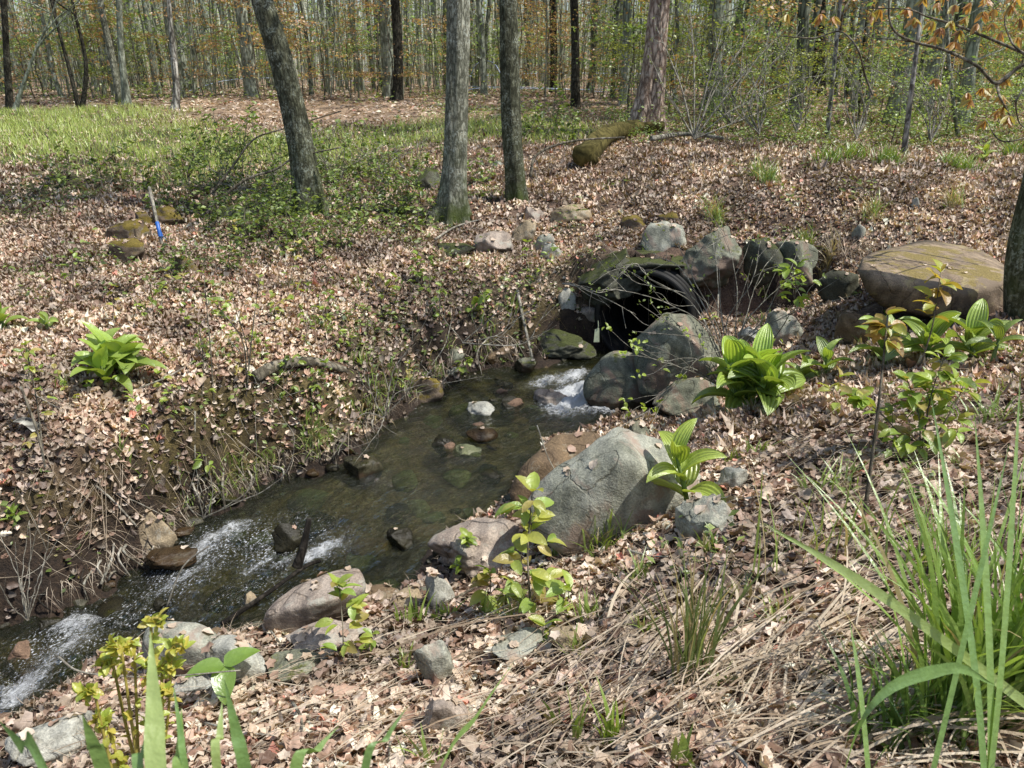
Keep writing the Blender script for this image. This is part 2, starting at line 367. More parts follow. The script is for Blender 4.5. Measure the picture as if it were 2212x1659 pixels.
# ------------------------------------------------------------------ terrain
FLOW = np.array([-0.65, -0.76]); S0 = np.array([1.0, 6.0])
def wlev(x, y):
    s = (np.asarray(x) - S0[0]) * FLOW[0] + (np.asarray(y) - S0[1]) * FLOW[1]
    return -0.10 * sstep(2.5, 3.3, s) - 0.08 * sstep(3.7, 4.1, s) - 0.06 * sstep(4.4, 5.2, s) - 0.01 * s
def atw(u, v):
    z = 0.0
    for _ in range(12): p = atz(u, v, z); z = 0.5 * z + 0.5 * float(wlev(p[0], p[1]))
    return p
OUTL = [(1240, 770), (1180, 785), (1080, 800), (1000, 812), (940, 850), (880, 895), (830, 920), (800, 960), (720, 1010), (620, 1035), (545, 1060), (520, 1090), (440, 1110),
        (400, 1150), (330, 1220), (250, 1255), (180, 1300), (120, 1345), (60, 1340), (0, 1348), (-300, 1420), (-900, 1600), (-900, 2300), (-300, 1900), (0, 1600), (30, 1575), (70, 1530), (190, 1480),
        (280, 1430), (330, 1400), (470, 1375), (580, 1350), (700, 1330), (780, 1300), (850, 1300), (915, 1280), (930, 1210), (1010, 1150), (1100, 1100), (1110, 1050),
        (1180, 985), (1300, 955), (1390, 925), (1430, 890), (1420, 840), (1400, 800), (1380, 760)]
POLY = np.array([atw(*p)[:2] for p in OUTL])
def sdist(x, y):
    """signed distance to the stream outline, negative in the water"""
    x = np.asarray(x, float).ravel(); y = np.asarray(y, float).ravel()
    d = np.full(len(x), 1e9); ins = np.zeros(len(x), bool); n = len(POLY)
    for i in range(n):
        a, b = POLY[i], POLY[(i + 1) % n]; e = b - a
        t = np.clip(((x - a[0]) * e[0] + (y - a[1]) * e[1]) / (e @ e), 0, 1)
        d = np.minimum(d, np.hypot(x - a[0] - t * e[0], y - a[1] - t * e[1]))
        c = ((a[1] > y) != (b[1] > y)) & (x < (b[0] - a[0]) * (y - a[1]) / (b[1] - a[1] + 1e-12) + a[0]); ins ^= c
    return np.where(ins, -d, d)
CP = [(250, 760, .62), (100, 1000, .42), (0, 1250, .12), (100, 600, .74), (300, 550, .78), (600, 700, .58), (700, 830, .36), (450, 900, .40), (300, 1000, .30),
      (200, 1150, .12), (400, 1050, .16), (0, 450, .92), (300, 450, .9), (500, 330, 1.1), (300, 240, 1.45), (0, 250, 1.4), (800, 450, .85), (980, 470, .85), (1115, 430, .95),
      (800, 300, 1.15), (1000, 250, 1.4), (1200, 230, 1.45), (850, 600, .66), (1100, 560, .7), (1300, 520, .75), (1100, 700, .36), (1180, 640, .55), (1290, 600, .62), (950, 760, .25),
      (1300, 400, 1.05), (1500, 330, 1.3), (1700, 330, 1.3), (2100, 360, 1.3), (1900, 340, 1.3), (1500, 480, .98), (1700, 470, 1.0), (1900, 480, 1.05), (2100, 500, 1.05), (1400, 300, 1.3), (1700, 250, 1.42), (2100, 250, 1.45),
      (1600, 600, .5), (1700, 650, .42), (1620, 740, .35), (1780, 700, .62), (2000, 700, .74), (2150, 700, .85), (1560, 830, .3), (1700, 850, .55), (1700, 1000, .72), (1500, 950, .45), (2000, 900, .82), (2100, 1000, .9),
      (1330, 1200, .55), (1450, 1150, .62), (1500, 1300, .78), (1200, 1350, .58), (1100, 1400, .5), (1000, 1330, .3), (800, 1400, .3), (700, 1500, .36), (450, 1470, .15), (200, 1580, .18), (300, 1640, .34),
      (1100, 1600, .68), (1900, 1600, .95), (1700, 1300, .82), (2212, 1500, 1.0), (2212, 1100, .98), (600, 1620, .5), (900, 1500, .5), (0, 1640, .1)]
cp = [atz(u, v, z) for u, v, z in CP]
for x in (-3, -1.5, 0, 1.5, 3): cp.append((x, 0.2, 1.25 - (0.35 if x < -1 else 0))); cp.append((x, -2, 1.5))
for x in (-6, 6): cp.append((x, 0, 1.2 if x > 0 else .4)); cp.append((x * 1.6, 5, 1.15 if x > 0 else .8))
for x in (-30, -15, 0, 15, 30): cp.append((x, 26, 1.6)); cp.append((x * 1.6, 45, 1.7)); cp.append((x, -15, 1.5))
for x in (-16, 16): cp.append((x, 12, 1.3)); cp.append((x * 1.5, 4, 1.1))
cp = np.array(cp)
def _k(r): return np.where(r > 0, r * r * np.log(r + 1e-9), 0)
_n = len(cp); D = np.hypot(cp[:, None, 0] - cp[None, :, 0], cp[:, None, 1] - cp[None, :, 1])
A = np.zeros((_n + 3, _n + 3)); A[:_n, :_n] = _k(D) + np.eye(_n) * 0.06; A[:_n, _n] = 1; A[:_n, _n + 1:] = cp[:, :2]; A[_n:, :_n] = A[:_n, _n:].T
W = np.linalg.solve(A, np.concatenate([cp[:, 2], [0, 0, 0]]))
def hbase(x, y):
    x = x.ravel(); y = y.ravel(); z = W[_n] + W[_n + 1] * x + W[_n + 2] * y
    for i in range(_n): z = z + W[i] * _k(np.hypot(x - cp[i, 0], y - cp[i, 1]))
    return z
def height(x, y):
    x = x.ravel(); y = y.ravel(); far = np.hypot(x, y - 4)
    z = hbase(np.clip(x, -45, 45), np.clip(y, -14, 44)); z = np.where(far > 20, z * (1 - sstep(20, 40, far)) + 1.65 * sstep(20, 40, far), z)
    z = z + 0.05 * fbm(x * 0.9, y * 0.9, seed=3) + 0.02 * fbm(x * 5, y * 5, seed=5) + 0.25 * sstep(25, 60, far) * fbm(x * .06, y * .06, seed=9, o=3)
    d = sdist(x, y) + 0.06 * fbm(x * 4, y * 4, seed=8, o=4); wl = wlev(x, y)
    near = 1 - sstep(0.5, 2.5, d)
    z = np.maximum(z, (wl + 0.07) * near + z * (1 - near))
    right = (x - S0[0]) * FLOW[1] - (y - S0[1]) * FLOW[0]     # >0: far/left bank
    bw = np.where(right > 0, 0.40, 0.28) * (1 + 0.5 * fbm(x * 2, y * 2, seed=14, o=2))
    o = wl + 0.0 + (z - wl) * sstep(0, 1, np.clip((d + .01) / bw, 0, 1)) ** 0.8
    bed = wl - 0.03 - 0.15 * sstep(0, 0.45, -d) + 0.025 * fbm(x * 7, y * 7, seed=12)
    return np.where(d > 0, np.maximum(o, wl + 0.0), np.minimum(bed, wl - 0.004))
def axis(lo, f0, f1, hi, st, g):
    a = list(np.arange(f0, f1, st)); s = st; p = a[-1]
    while p < hi: s *= g; p += s; a.append(p)
    s = st; p = a[0]; b = []
    while p > lo: s *= g; p -= s; b.append(p)
    return np.array(b[::-1] + a)
GX = axis(-220, -3.6, 4.4, 220, 0.035, 1.035); GY = axis(-40, 0.8, 8.5, 320, 0.035, 1.035)
XX, YY = np.meshgrid(GX, GY); ZZ = height(XX, YY).reshape(XX.shape)
# the hollow round the culvert mouth
PC = atz(1390, 690, 0.33); PAX = np.array([math.sin(R(23)), math.cos(R(23)), 0.03]); PAX /= np.linalg.norm(PAX); PR = 0.40
def H(x, y):
    x = np.asarray(x, float); y = np.asarray(y, float)
    i = np.clip(np.searchsorted(GX, x) - 1, 0, len(GX) - 2); j = np.clip(np.searchsorted(GY, y) - 1, 0, len(GY) - 2)
    fx = np.clip((x - GX[i]) / (GX[i + 1] - GX[i]), 0, 1); fy = np.clip((y - GY[j]) / (GY[j + 1] - GY[j]), 0, 1)
    return (ZZ[j, i] * (1 - fx) + ZZ[j, i + 1] * fx) * (1 - fy) + (ZZ[j + 1, i] * (1 - fx) + ZZ[j + 1, i + 1] * fx) * fy
# carve: everything in front of the mouth plane close to the axis goes down to the stream, and the pipe's own volume is cleared
rel = np.stack([XX - PC[0], YY - PC[1]], -1); al = rel @ PAX[:2] / np.hypot(*PAX[:2]); pe = rel @ np.array([PAX[1], -PAX[0]])
lowz = np.minimum(ZZ, -0.05)
m1 = (1 - sstep(0.36, 0.46, np.abs(pe))) * (1 - sstep(0.3, 0.45, al)) * sstep(-0.9, -0.7, al)
ZZ = ZZ * (1 - m1) + lowz * m1
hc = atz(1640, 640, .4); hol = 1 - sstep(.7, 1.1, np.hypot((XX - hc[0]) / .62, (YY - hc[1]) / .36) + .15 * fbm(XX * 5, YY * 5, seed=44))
cov = PC[2] + PR + 0.10 + 0.05 * fbm(XX * 4, YY * 4, seed=19).reshape(XX.shape); m2 = np.where(pe < 0.18, sstep(0.03, 0.14, al) * (1 - sstep(0.45, 0.95, -pe)), sstep(0.14, 0.36, al - 0.2 * pe) * (1 - sstep(0.6, 1.2, pe))) * (1 - sstep(2.2, 3.6, al))
ZZ = np.where(cov > ZZ, ZZ * (1 - m2) + cov * m2, ZZ)
ZZ = np.where(ZZ > .16, ZZ * (1 - hol) + .16 * hol, ZZ)
NXg = np.gradient(ZZ, GX, axis=1); NYg = np.gradient(ZZ, GY, axis=0)
def HN(x, y):
    i = np.clip(np.searchsorted(GX, x), 0, len(GX) - 1); j = np.clip(np.searchsorted(GY, y), 0, len(GY) - 1)
    n = np.stack([-np.clip(NXg[j, i], -1.5, 1.5), -np.clip(NYg[j, i], -1.5, 1.5), np.ones(len(np.atleast_1d(x)))], 1); return n / np.linalg.norm(n, axis=1, keepdims=True)
def G(u, v, water=True):
    """ground (or water surface) point seen at a photo position; scalars or arrays"""
    u = np.atleast_1d(np.asarray(u, float)); v = np.atleast_1d(np.asarray(v, float))
    x = (u * K - 512) / F; y = (384 - v * K) / F; c, s = math.cos(PITCH), math.sin(PITCH)
    Dr = np.stack([x, c + s * y, -s + c * y], 1); t = np.full(len(u), 0.6); hit = np.zeros(len(u), bool); lo = t.copy()
    step = 0.03
    for _ in range(420):
        P = CAM + Dr * t[:, None]; g = H(P[:, 0], P[:, 1])
        if water: g = np.maximum(g, np.where(np.abs(P[:, 2]) < 0.5, np.where(g < wlev(P[:, 0], P[:, 1]) + .004, wlev(P[:, 0], P[:, 1]), g), g))
        h2 = P[:, 2] <= g; hit |= h2; mv = ~hit; lo[mv] = t[mv]; t[mv] += step * (0.4 + t[mv] * 0.35)
        if hit.all(): break
    hi = t.copy()
    for _ in range(12):
        md = (lo + hi) / 2; P = CAM + Dr * md[:, None]; g = H(P[:, 0], P[:, 1])
        if water: g = np.where(g < wlev(P[:, 0], P[:, 1]) + .004, wlev(P[:, 0], P[:, 1]), g)
        b = P[:, 2] <= g; hi[b] = md[b]; lo[~b] = md[~b]
    P = CAM + Dr * hi[:, None]; return P[0] if len(P) == 1 else P
def depth_of(P):
    P = np.asarray(P); return (P - CAM) @ np.array([0, math.cos(PITCH), -math.sin(PITCH)])

# ground masks painted from real places on the ground
def blob(x, y, px, soft=0.5):
    """px: list of (u, v, radius in m, weight)"""
    m = np.zeros(x.shape)
    for (cx, cy, r, wgt) in px: m = np.maximum(m, wgt * (1 - sstep(r * soft, r * (2 - soft) * .8, np.hypot(x - cx, y - cy) + 0.18 * r * fbm(x * 2.5, y * 2.5, seed=31, o=3))))
    return m
def gpx(lst): return [(*G(u, v)[:2], r, wgt) for (u, v, r, wgt) in lst]
MEADOW = gpx([(60, 285, 2.6, 1), (200, 300, 2.8, 1), (330, 320, 2.6, 1), (450, 330, 2.4, 1), (560, 320, 2.2, 1), (30, 330, 1.8, 1), (0, 270, 4, 1), (-200, 290, 4, 1), (720, 300, 1.6, .8), (800, 290, 1.5, .7), (880, 290, 1.6, .9), (960, 280, 1.6, .9), (1050, 285, 1.4, .9), (1110, 275, 1.4, .9), (1200, 290, 1.3, .9),
              (1000, 290, 1.3, .6), (1180, 270, 1.4, .7), (1270, 275, 1.2, .7), (220, 380, 1.2, .7), (350, 390, 1.4, .8), (500, 390, 1.4, .8), (620, 370, 1.0, .7), (760, 360, 1.0, .6), (860, 350, .9, .5)])
SHRUBBY = gpx([(480, 980, .25, .6), (350, 1060, .2, .6), (150, 1230, .2, .5), (800, 860, .3, .8), (660, 500, .6, 1), (450, 470, .6, .9), (900, 470, .5, .9), (830, 500, .5, .9), (300, 620, .3, .7), (420, 570, .4, .8), (200, 570, .4, .7), (560, 560, .4, .8), (800, 440, .6, .9), (950, 560, .3, .7), (1020, 620, .3, .7), (430, 640, .35, .7), (600, 480, .9, 1), (520, 500, .5, .8), (700, 440, .7, 1), (780, 470, .5, .9), (850, 520, .4, .8), (560, 440, .7, .8), (130, 430, .7, .7), (60, 470, .6, .5), (740, 380, .9, .8), (880, 400, .6, .7),
               (1050, 420, .3, .8), (1220, 500, .22, .9), (1050, 660, .4, .7), (820, 740, .45, .9), (900, 760, .4, .9), (1170, 690, .4, .9), (1240, 650, .3, .8), (1100, 740, .4, .9), (700, 860, .3, .8), (640, 900, .3, .8), (700, 960, .25, .8), (580, 950, .25, .7),
               (1900, 300, 2.2, .6), (2100, 290, 2.2, .6), (1700, 300, 1.2, .5), (1550, 290, 1.0, .5), (30, 1110, .22, .7)])
MOSSY = gpx([(560, 960, .2, .8), (160, 1180, .2, .7), (420, 1080, .15, .9), (760, 880, .15, .8), (450, 990, .22, .7), (380, 1040, .2, .8), (330, 980, .14, .6), (640, 860, .2, .6), (700, 870, .2, .7), (250, 1120, .2, .6), (500, 1010, .25, .7), (1190, 740, .22, 1), (1130, 720, .2, .6), (880, 1020, .1, .5)])
md = blob(XX, YY, MEADOW); sh = blob(XX, YY, SHRUBBY); ms = blob(XX, YY, MOSSY)
SD = sdist(XX, YY).reshape(XX.shape)
wet_shade = (1 - sstep(0.06, 0.30, SD + 0.12 * fbm(XX * 3, YY * 3, seed=40))) 
nzc = 0.5 + 0.5 * fbm(XX * 6, YY * 6, seed=21, o=3)
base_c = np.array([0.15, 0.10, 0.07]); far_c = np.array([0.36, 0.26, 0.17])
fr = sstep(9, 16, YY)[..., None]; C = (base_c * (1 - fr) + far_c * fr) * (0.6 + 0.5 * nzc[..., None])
C = C * (1 - md[..., None]) + np.array([0.055, 0.07, 0.018]) * md[..., None]
C = C * (1 - .6 * sh[..., None]) + np.array([0.03, 0.035, 0.012]) * .6 * sh[..., None]  # soil darkened under the shrubs, painting in the shaded gaps
C = C * (1 - ms[..., None]) + np.array([0.10, 0.08, 0.02]) * ms[..., None]
C = C * (1 - wet_shade[..., None]) + np.array([0.03, 0.019, 0.011]) * wet_shade[..., None]  # damp waterside soil, with the shade of the undercut bank painted in
C = C * (1 - .85 * hol[..., None]) + np.array([0.02, 0.015, 0.01]) * .85 * hol[..., None]  # shade of the hollow painted into the soil colour
bedm = (SD < -.08)[..., None] * 1.0
bedc = np.array([0.13, 0.095, 0.05]) * (0.6 + 0.9 * np.clip(0.5 + 0.5 * fbm(XX * 3, YY * 3, seed=55)[..., None], 0, 1))
C = C * (1 - bedm) + bedc * bedm
ny, nx = XX.shape; idx = np.arange(nx * ny).reshape(ny, nx)
Fq = np.stack([idx[:-1, :-1], idx[:-1, 1:], idx[1:, 1:], idx[1:, :-1]], -1).reshape(-1, 4)
# faces inside the culvert's mouth opening are left out, the earth closes round the pipe
gm, t, o = mat('leaf_mould_soil'); L = t.links.new
a = N(t, 'Attribute', attribute_name='Col'); geo = N(t, 'NewGeometry')
n1 = noise_node(t, 14, 6, 0.7, geo.outputs['Position']); n2 = noise_node(t, 70, 4, 0.7, geo.outputs['Position'])
c = mix(t, 1.0, a.outputs['Color'], ramp(t, n1.outputs[0], [(0.3, (0.45, 0.42, 0.4)), (0.7, (1.6, 1.55, 1.5))]).outputs[0], 'MULTIPLY')
c = mix(t, 1.0, c, ramp(t, n2.outputs[0], [(0.35, (0.5, 0.5, 0.5)), (0.65, (1.5, 1.5, 1.5))]).outputs[0], 'MULTIPLY')
p = N(t, 'BsdfPrincipled'); p.inputs['Roughness'].default_value = 0.9; L(c, p.inputs['Base Color'])
L(bump(t, mth(t, 'ADD', n1.outputs[0], mth(t, 'MULTIPLY', n2.outputs[0], 0.4)), 0.8, 0.05), p.inputs['Normal']); L(p.outputs[0], o.inputs['Surface'])
fc = np.stack([XX, YY, ZZ], -1).reshape(-1, 3)[Fq].mean(1) - PC; s_ = fc @ PAX; rad_ = np.linalg.norm(fc - s_[:, None] * PAX, axis=1)
Fq = Fq[~((rad_ < PR + .01) & (s_ > .03) & (s_ < 3.1))]
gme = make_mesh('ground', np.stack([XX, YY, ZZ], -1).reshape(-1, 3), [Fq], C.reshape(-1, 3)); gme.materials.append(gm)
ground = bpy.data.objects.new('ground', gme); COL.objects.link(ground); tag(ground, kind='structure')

# ------------------------------------------------------------------ water
FOAM = [(1250, 860, .26, .36, 1.7), (1310, 880, .16, .22, 1.4), (1180, 820, .10, .28, 1.0), (1235, 815, .12, .22, 1.3), (1230, 890, .06, .25, .5), (690, 1195, .09, .2, 1.2), (740, 1190, .05, .15, .6),
        (480, 1160, .12, .22, 1.1), (430, 1190, .10, .2, .9), (400, 1240, .07, .24, .9), (500, 1140, .05, .25, .6), (610, 1215, .04, .2, .7), (560, 1215, .05, .2, .7), (170, 1350, .11, .16, 1.0), (150, 1400, .10, .16, .9),
        (110, 1440, .09, .16, .7), (40, 1490, .09, .2, 1.0), (0, 1510, .09, .2, .8), (280, 1340, .05, .25, .5), (420, 1290, .04, .3, .5), (850, 1090, .03, .3, .35), (800, 1100, .03, .3, .4), (640, 1230, .03, .3, .5), (560, 1290, .04, .3, .4), (520, 1310, .04, .3, .4), (1080, 990, .02, .1, .3), (700, 1150, .05, .2, .5), (230, 1440, .04, .2, .4)]
wx = np.arange(-5.2, 2.6, 0.018); wy = np.arange(0.9, 6.9, 0.018); WX, WY = np.meshgrid(wx, wy); sx, sy = WX.ravel(), WY.ravel()
wd = sdist(sx, sy).reshape(WX.shape); fl = FLOW / np.linalg.norm(FLOW); pn = np.array([-fl[1], fl[0]])
foam = np.zeros(WX.shape)
for (u, v, r1, r2, k) in FOAM:
    p0 = atw(u, v); dx, dy = WX - p0[0], WY - p0[1]; a_ = (dx * fl[0] + dy * fl[1]) / r2; b_ = (dx * pn[0] + dy * pn[1]) / r1
    foam = np.maximum(foam, k * np.exp(-(a_ ** 2 + b_ ** 2) * 1.1))
sc_ = (WX - S0[0]) * fl[0] + (WY - S0[1]) * fl[1]; cc = (WX - S0[0]) * pn[0] + (WY - S0[1]) * pn[1]
act = 0.62 + 0.8 * sstep(2.3, 3.2, sc_) + foam
rip = 0.010 * fbm(cc * 16, sc_ * 8, seed=61, o=4) + 0.014 * fbm(cc * 5, sc_ * 3.2, seed=66, o=3)
WZ = wlev(WX, WY) + rip * act + foam * 0.02 * (1 + fbm(WX * 22, WY * 22, seed=70, o=3))
ins = wd < 0.10; ids = -np.ones(WX.shape, int); ids[ins] = np.arange(ins.sum())
q = np.stack([ids[:-1, :-1], ids[:-1, 1:], ids[1:, 1:], ids[1:, :-1]], -1).reshape(-1, 4); q = q[(q >= 0).all(1)]
spk = np.zeros(WX.shape)  # strength of the white specks: foam flecks and painted glints
for (u, v, r_, k) in [(600, 1180, .5, 1), (450, 1190, .45, 1), (380, 1250, .4, 1), (250, 1330, .4, .9), (130, 1400, .4, 1), (20, 1500, .4, .9), (700, 1180, .35, .9), (560, 1270, .4, .8), (450, 1320, .35, .7), (820, 1110, .3, .5), (1230, 860, .5, .9), (1000, 1000, .5, .3), (1050, 940, .12, .7)]:
    p0 = atw(u, v); spk = np.maximum(spk, k * np.exp(-((WX - p0[0]) ** 2 + (WY - p0[1]) ** 2) / r_ ** 2))
wc = np.stack([foam[ins], act[ins] * .5, spk[ins]], 1)
wm, t, o = mat('stream_water'); L = t.links.new
geo = N(t, 'NewGeometry'); at_ = N(t, 'Attribute', attribute_name='Col'); sp = N(t, 'SeparateColor'); L(at_.outputs['Color'], sp.inputs[0])
mp = N(t, 'Mapping'); mp.vector_type = 'TEXTURE'; mp.inputs['Rotation'].default_value = (0, 0, math.atan2(fl[1], fl[0])); mp.inputs['Scale'].default_value = (2.2, 1, 1); L(geo.outputs['Position'], mp.inputs[0])
nA = noise_node(t, 22, 5, 0.62, mp.outputs[0], 0.8); nB = noise_node(t, 60, 4, 0.6, mp.outputs[0], 0.5)
hh = mth(t, 'ADD', nA.outputs[0], mth(t, 'MULTIPLY', nB.outputs[0], 0.4))
bn = N(t, 'Bump'); bn.inputs['Distance'].default_value = 0.06; L(hh, bn.inputs['Height']); L(mth(t, 'ADD', mth(t, 'MULTIPLY', sp.outputs[1], 0.8), 0.35, True), bn.inputs['Strength'])
fr_ = N(t, 'Fresnel'); fr_.inputs['IOR'].default_value = 1.34; L(bn.outputs[0], fr_.inputs['Normal'])
tr = N(t, 'BsdfTransparent'); tr.inputs['Color'].default_value = (0.62, 0.68, 0.42, 1)
df = N(t, 'BsdfDiffuse'); df.inputs['Color'].default_value = (0.05, 0.06, 0.025, 1); L(bn.outputs[0], df.inputs['Normal'])
b0 = N(t, 'MixShader'); b0.inputs[0].default_value = 0.16; L(tr.outputs[0], b0.inputs[1]); L(df.outputs[0], b0.inputs[2])
gl = N(t, 'BsdfGlossy'); gl.inputs['Roughness'].default_value = 0.07; L(bn.outputs[0], gl.inputs['Normal'])
b1 = N(t, 'MixShader'); L(mth(t, 'MULTIPLY', fr_.outputs[0], 1.6, True), b1.inputs[0]); L(b0.outputs[0], b1.inputs[1]); L(gl.outputs[0], b1.inputs[2])
nS = noise_node(t, 130, 3, 0.7, mp.outputs[0], 0.3)
fm = N(t, 'BsdfDiffuse'); fm.inputs['Color'].default_value = (0.75, 0.77, 0.78, 1)
mpf = N(t, 'Mapping'); mpf.vector_type = 'TEXTURE'; mpf.inputs['Rotation'].default_value = mp.inputs['Rotation'].default_value; mpf.inputs['Scale'].default_value = (1.7, 1, 1); L(geo.outputs['Position'], mpf.inputs[0])
nF = noise_node(t, 55, 7, 0.8, mpf.outputs[0], 0.9)
ff = mth(t, 'SUBTRACT', mth(t, 'ADD', mth(t, 'MULTIPLY', sp.outputs[0], 0.36), nF.outputs[0]), 0.70)
ff = mth(t, 'MULTIPLY', ff, 4.0, True)
sq = mth(t, 'SUBTRACT', mth(t, 'ADD', mth(t, 'MULTIPLY', sp.outputs[2], 0.26), nS.outputs[0]), 0.80)  # specks in foam white, partly foam flecks, partly sun glints painted on
ff = mth(t, 'MAXIMUM', mth(t, 'MULTIPLY', ff, 0.8), mth(t, 'MULTIPLY', sq, 9.0, True))
b2 = N(t, 'MixShader'); L(mth(t, 'MULTIPLY', ff, 0.72), b2.inputs[0]); L(b1.outputs[0], b2.inputs[1]); L(fm.outputs[0], b2.inputs[2]); L(b2.outputs[0], o.inputs['Surface'])
wme = make_mesh('stream_water', np.stack([WX[ins], WY[ins], WZ[ins]], 1), [q], wc); wme.materials.append(wm)
water = bpy.data.objects.new('stream_water', wme); COL.objects.link(water); tag(water, kind='structure')
# ------------------------------------------------------------------ rocks
def ico(sub):
    b = bmesh.new(); bmesh.ops.create_icosphere(b, subdivisions=sub, radius=1.0)
    V = np.array([v.co[:] for v in b.verts]); Fa = np.array([[v.index for v in f.verts] for f in b.faces]); b.free(); return V, Fa
ICO = {s: ico(s) for s in (2, 3, 4, 5)}
def rock_geo(seed, sub=4, box=0.5, cuts=5, rough=0.12, dims=(1, 1, 1)):
    cuts = cuts + 5 if cuts > 2 else cuts + 1
    g = np.random.default_rng(seed); V, Fa = ICO[sub]; V = V.copy()
    V = V / (np.abs(V) ** (2 + 4 * box)).sum(1, keepdims=True) ** (1 / (2 + 4 * box)) * (1 - 0.15 * box)
    for _ in range(cuts):
        n = g.normal(size=3); n /= np.linalg.norm(n); dd = g.uniform(0.52, 0.84); s = V @ n - dd; k = s > 0; V[k] -= n * (s[k] * 0.96)[:, None]
    r = 1 + rough * fbm(V[:, 0] * 1.3 + seed, V[:, 1] * 1.3, V[:, 2] * 1.3, seed=seed, o=3) + rough * 0.5 * fbm(V[:, 0] * 5, V[:, 1] * 5 + seed, V[:, 2] * 5, seed=seed + 5, o=4)
    V = V * r[:, None]; V = V / np.abs(V).max(0)
    return V * np.asarray(dims), Fa
ROCKS = []
def rock(box, m, label, name='rock', deep=0.8, sink=0.25, yaw=None, seed=None, cuts=5, boxy=0.4, group=None, roll=0, tiltx=0, cat='rock', rough=0.12, d=None, sub=None, zoff=0):
    """box: where the rock stands in the photo (x0, y0, x1, y1)"""
    x0, y0, x1, y1 = box; seed = seed if seed is not None else len(ROCKS) * 7 + 3
    g = np.random.default_rng(seed)
    P = G((x0 + x1) / 2, y1) if d is None else atd((x0 + x1) / 2, y1, d)
    dep = depth_of(P); wd = (x1 - x0) * K / F * dep; dd = wd * deep
    ang = math.atan2(CAM[2] - P[2], math.hypot(P[0], P[1])); vis = (y1 - y0) * K / F * dep
    h = max((vis - dd * math.sin(ang) * 0.75) / math.cos(ang), 0.35 * vis)
    full = h / (1 - sink)
    hd = np.array([P[0], P[1]]) / math.hypot(P[0], P[1])
    V, Fa = rock_geo(seed, sub or (5 if (x1 - x0) > 130 else 4 if (x1 - x0) > 50 else 3), boxy, cuts, rough, (wd / 2, dd / 2, full / 2))
    if roll or tiltx: V = V @ np.array(Matrix.Rotation(R(tiltx), 3, 'X') @ Matrix.Rotation(R(roll), 3, 'Y')).T
    b = MB(); b.add(V, Fa); o = b.build(name, ROCK[m]); c = np.array([P[0] + hd[0] * dd * 0.42, P[1] + hd[1] * dd * 0.42, P[2] + h - full / 2 + zoff])
    o.location = c; o.rotation_euler = (0, 0, (R(yaw) if yaw is not None else 0) - math.atan2(hd[0], hd[1]))
    tag(o, label, cat, group); ROCKS.append((c[0], c[1], wd / 2, dd / 2, o)); return o
B_ = 'boulder'
def hull_rock(pts, m, label, name='boulder', p=16, rough=.05, seed=1, sub=5, cat='boulder', fine=.4, foot=None):
    """boulder from its corner points (u, v, depth offset from the foot); the body is the rounded convex hull"""
    u0, v0 = max(pts, key=lambda q: q[1])[:2] if foot in (None, 'crown') else foot; d0 = depth_of(G(u0, v0)) if foot != 'crown' else depth_of(PC) - .22; Q = np.array([atd(u, v, d0 + dz) for u, v, dz in pts])
    b = bmesh.new(); [b.verts.new(q) for q in Q]; r_ = bmesh.ops.convex_hull(b, input=b.verts); b.normal_update()
    c = Q.mean(0); nn, dd = [], []
    for f in b.faces:
        n = np.array(f.normal[:]); d = n @ (np.array(f.verts[0].co[:]) - c)
        if d < 0: n, d = -n, -d
        nn.append(n); dd.append(max(d, .01))
    b.free(); V, Fa = ICO[sub]; dd = [q * 1.06 for q in dd]; W_ = (np.maximum(V @ np.array(nn).T, 0) / np.array(dd)) ** p; r = 1 / W_.sum(1) ** (1 / p)
    L_ = np.ptp(Q, 0).mean(); X = V * r[:, None]; k = 1 + rough * fbm(X[:, 0] * 2.6 / L_, X[:, 1] * 2.6 / L_, X[:, 2] * 2.6 / L_, seed=seed, o=3) + rough * fine * fbm(X[:, 0] * 12 / L_, X[:, 1] * 12 / L_, X[:, 2] * 12 / L_, seed=seed + 3, o=4)
    k = k + .02 * np.abs(fbm(X[:, 0] * 5 / L_, X[:, 1] * 5 / L_, X[:, 2] * 9 / L_, seed=seed + 8, o=2))
    mb_ = MB(); mb_.add(X * k[:, None], Fa); o = mb_.build(name, ROCK[m]); o.location = c; tag(o, label, cat); e = np.ptp(Q, 0) / 2; ROCKS.append((c[0], c[1], e[0], e[1], o)); return o
hull_rock([(1335, 928, .10), (1482, 978, .25), (1514, 1042, .10), (1345, 992, -.13), (1498, 1098, .04), (1300, 1190, .0), (1200, 1187, .0), (1130, 1105, .02), (1180, 1025, .07), (1260, 1040, .5), (1440, 1060, .55), (1300, 1240, .1), (1440, 1160, .1)], 'grey', 'large pale grey boulder with a sloping flat top on the near bank of the stream', foot=(1290, 1185), p=34, rough=.03, seed=102, fine=.55)
hull_rock([(1335, 576, .06), (1350, 548, .36), (1400, 534, .5), (1470, 540, .45), (1495, 566, .2), (1475, 574, .06), (1400, 566, .02), (1345, 584, .06), (1480, 590, .35), (1360, 596, .35)], 'mossd', 'flat mossy stone laid over the crown of the culvert', 'ledge_stone', p=14, rough=.05, seed=131, foot='crown')
hull_rock([(1290, 938, .15), (1200, 942, .15), (1128, 1005, .05), (1098, 1062, .0), (1108, 1105, .0), (1190, 1110, .0), (1290, 1050, .0), (1160, 1000, -.03), (1280, 950, .4), (1180, 1000, .4)], 'brown', 'rust-brown wet rock with pale lichen streaks against the large grey boulder', 'rock', p=14, rough=.05, seed=12, foot=(1150, 1105), cat='rock')
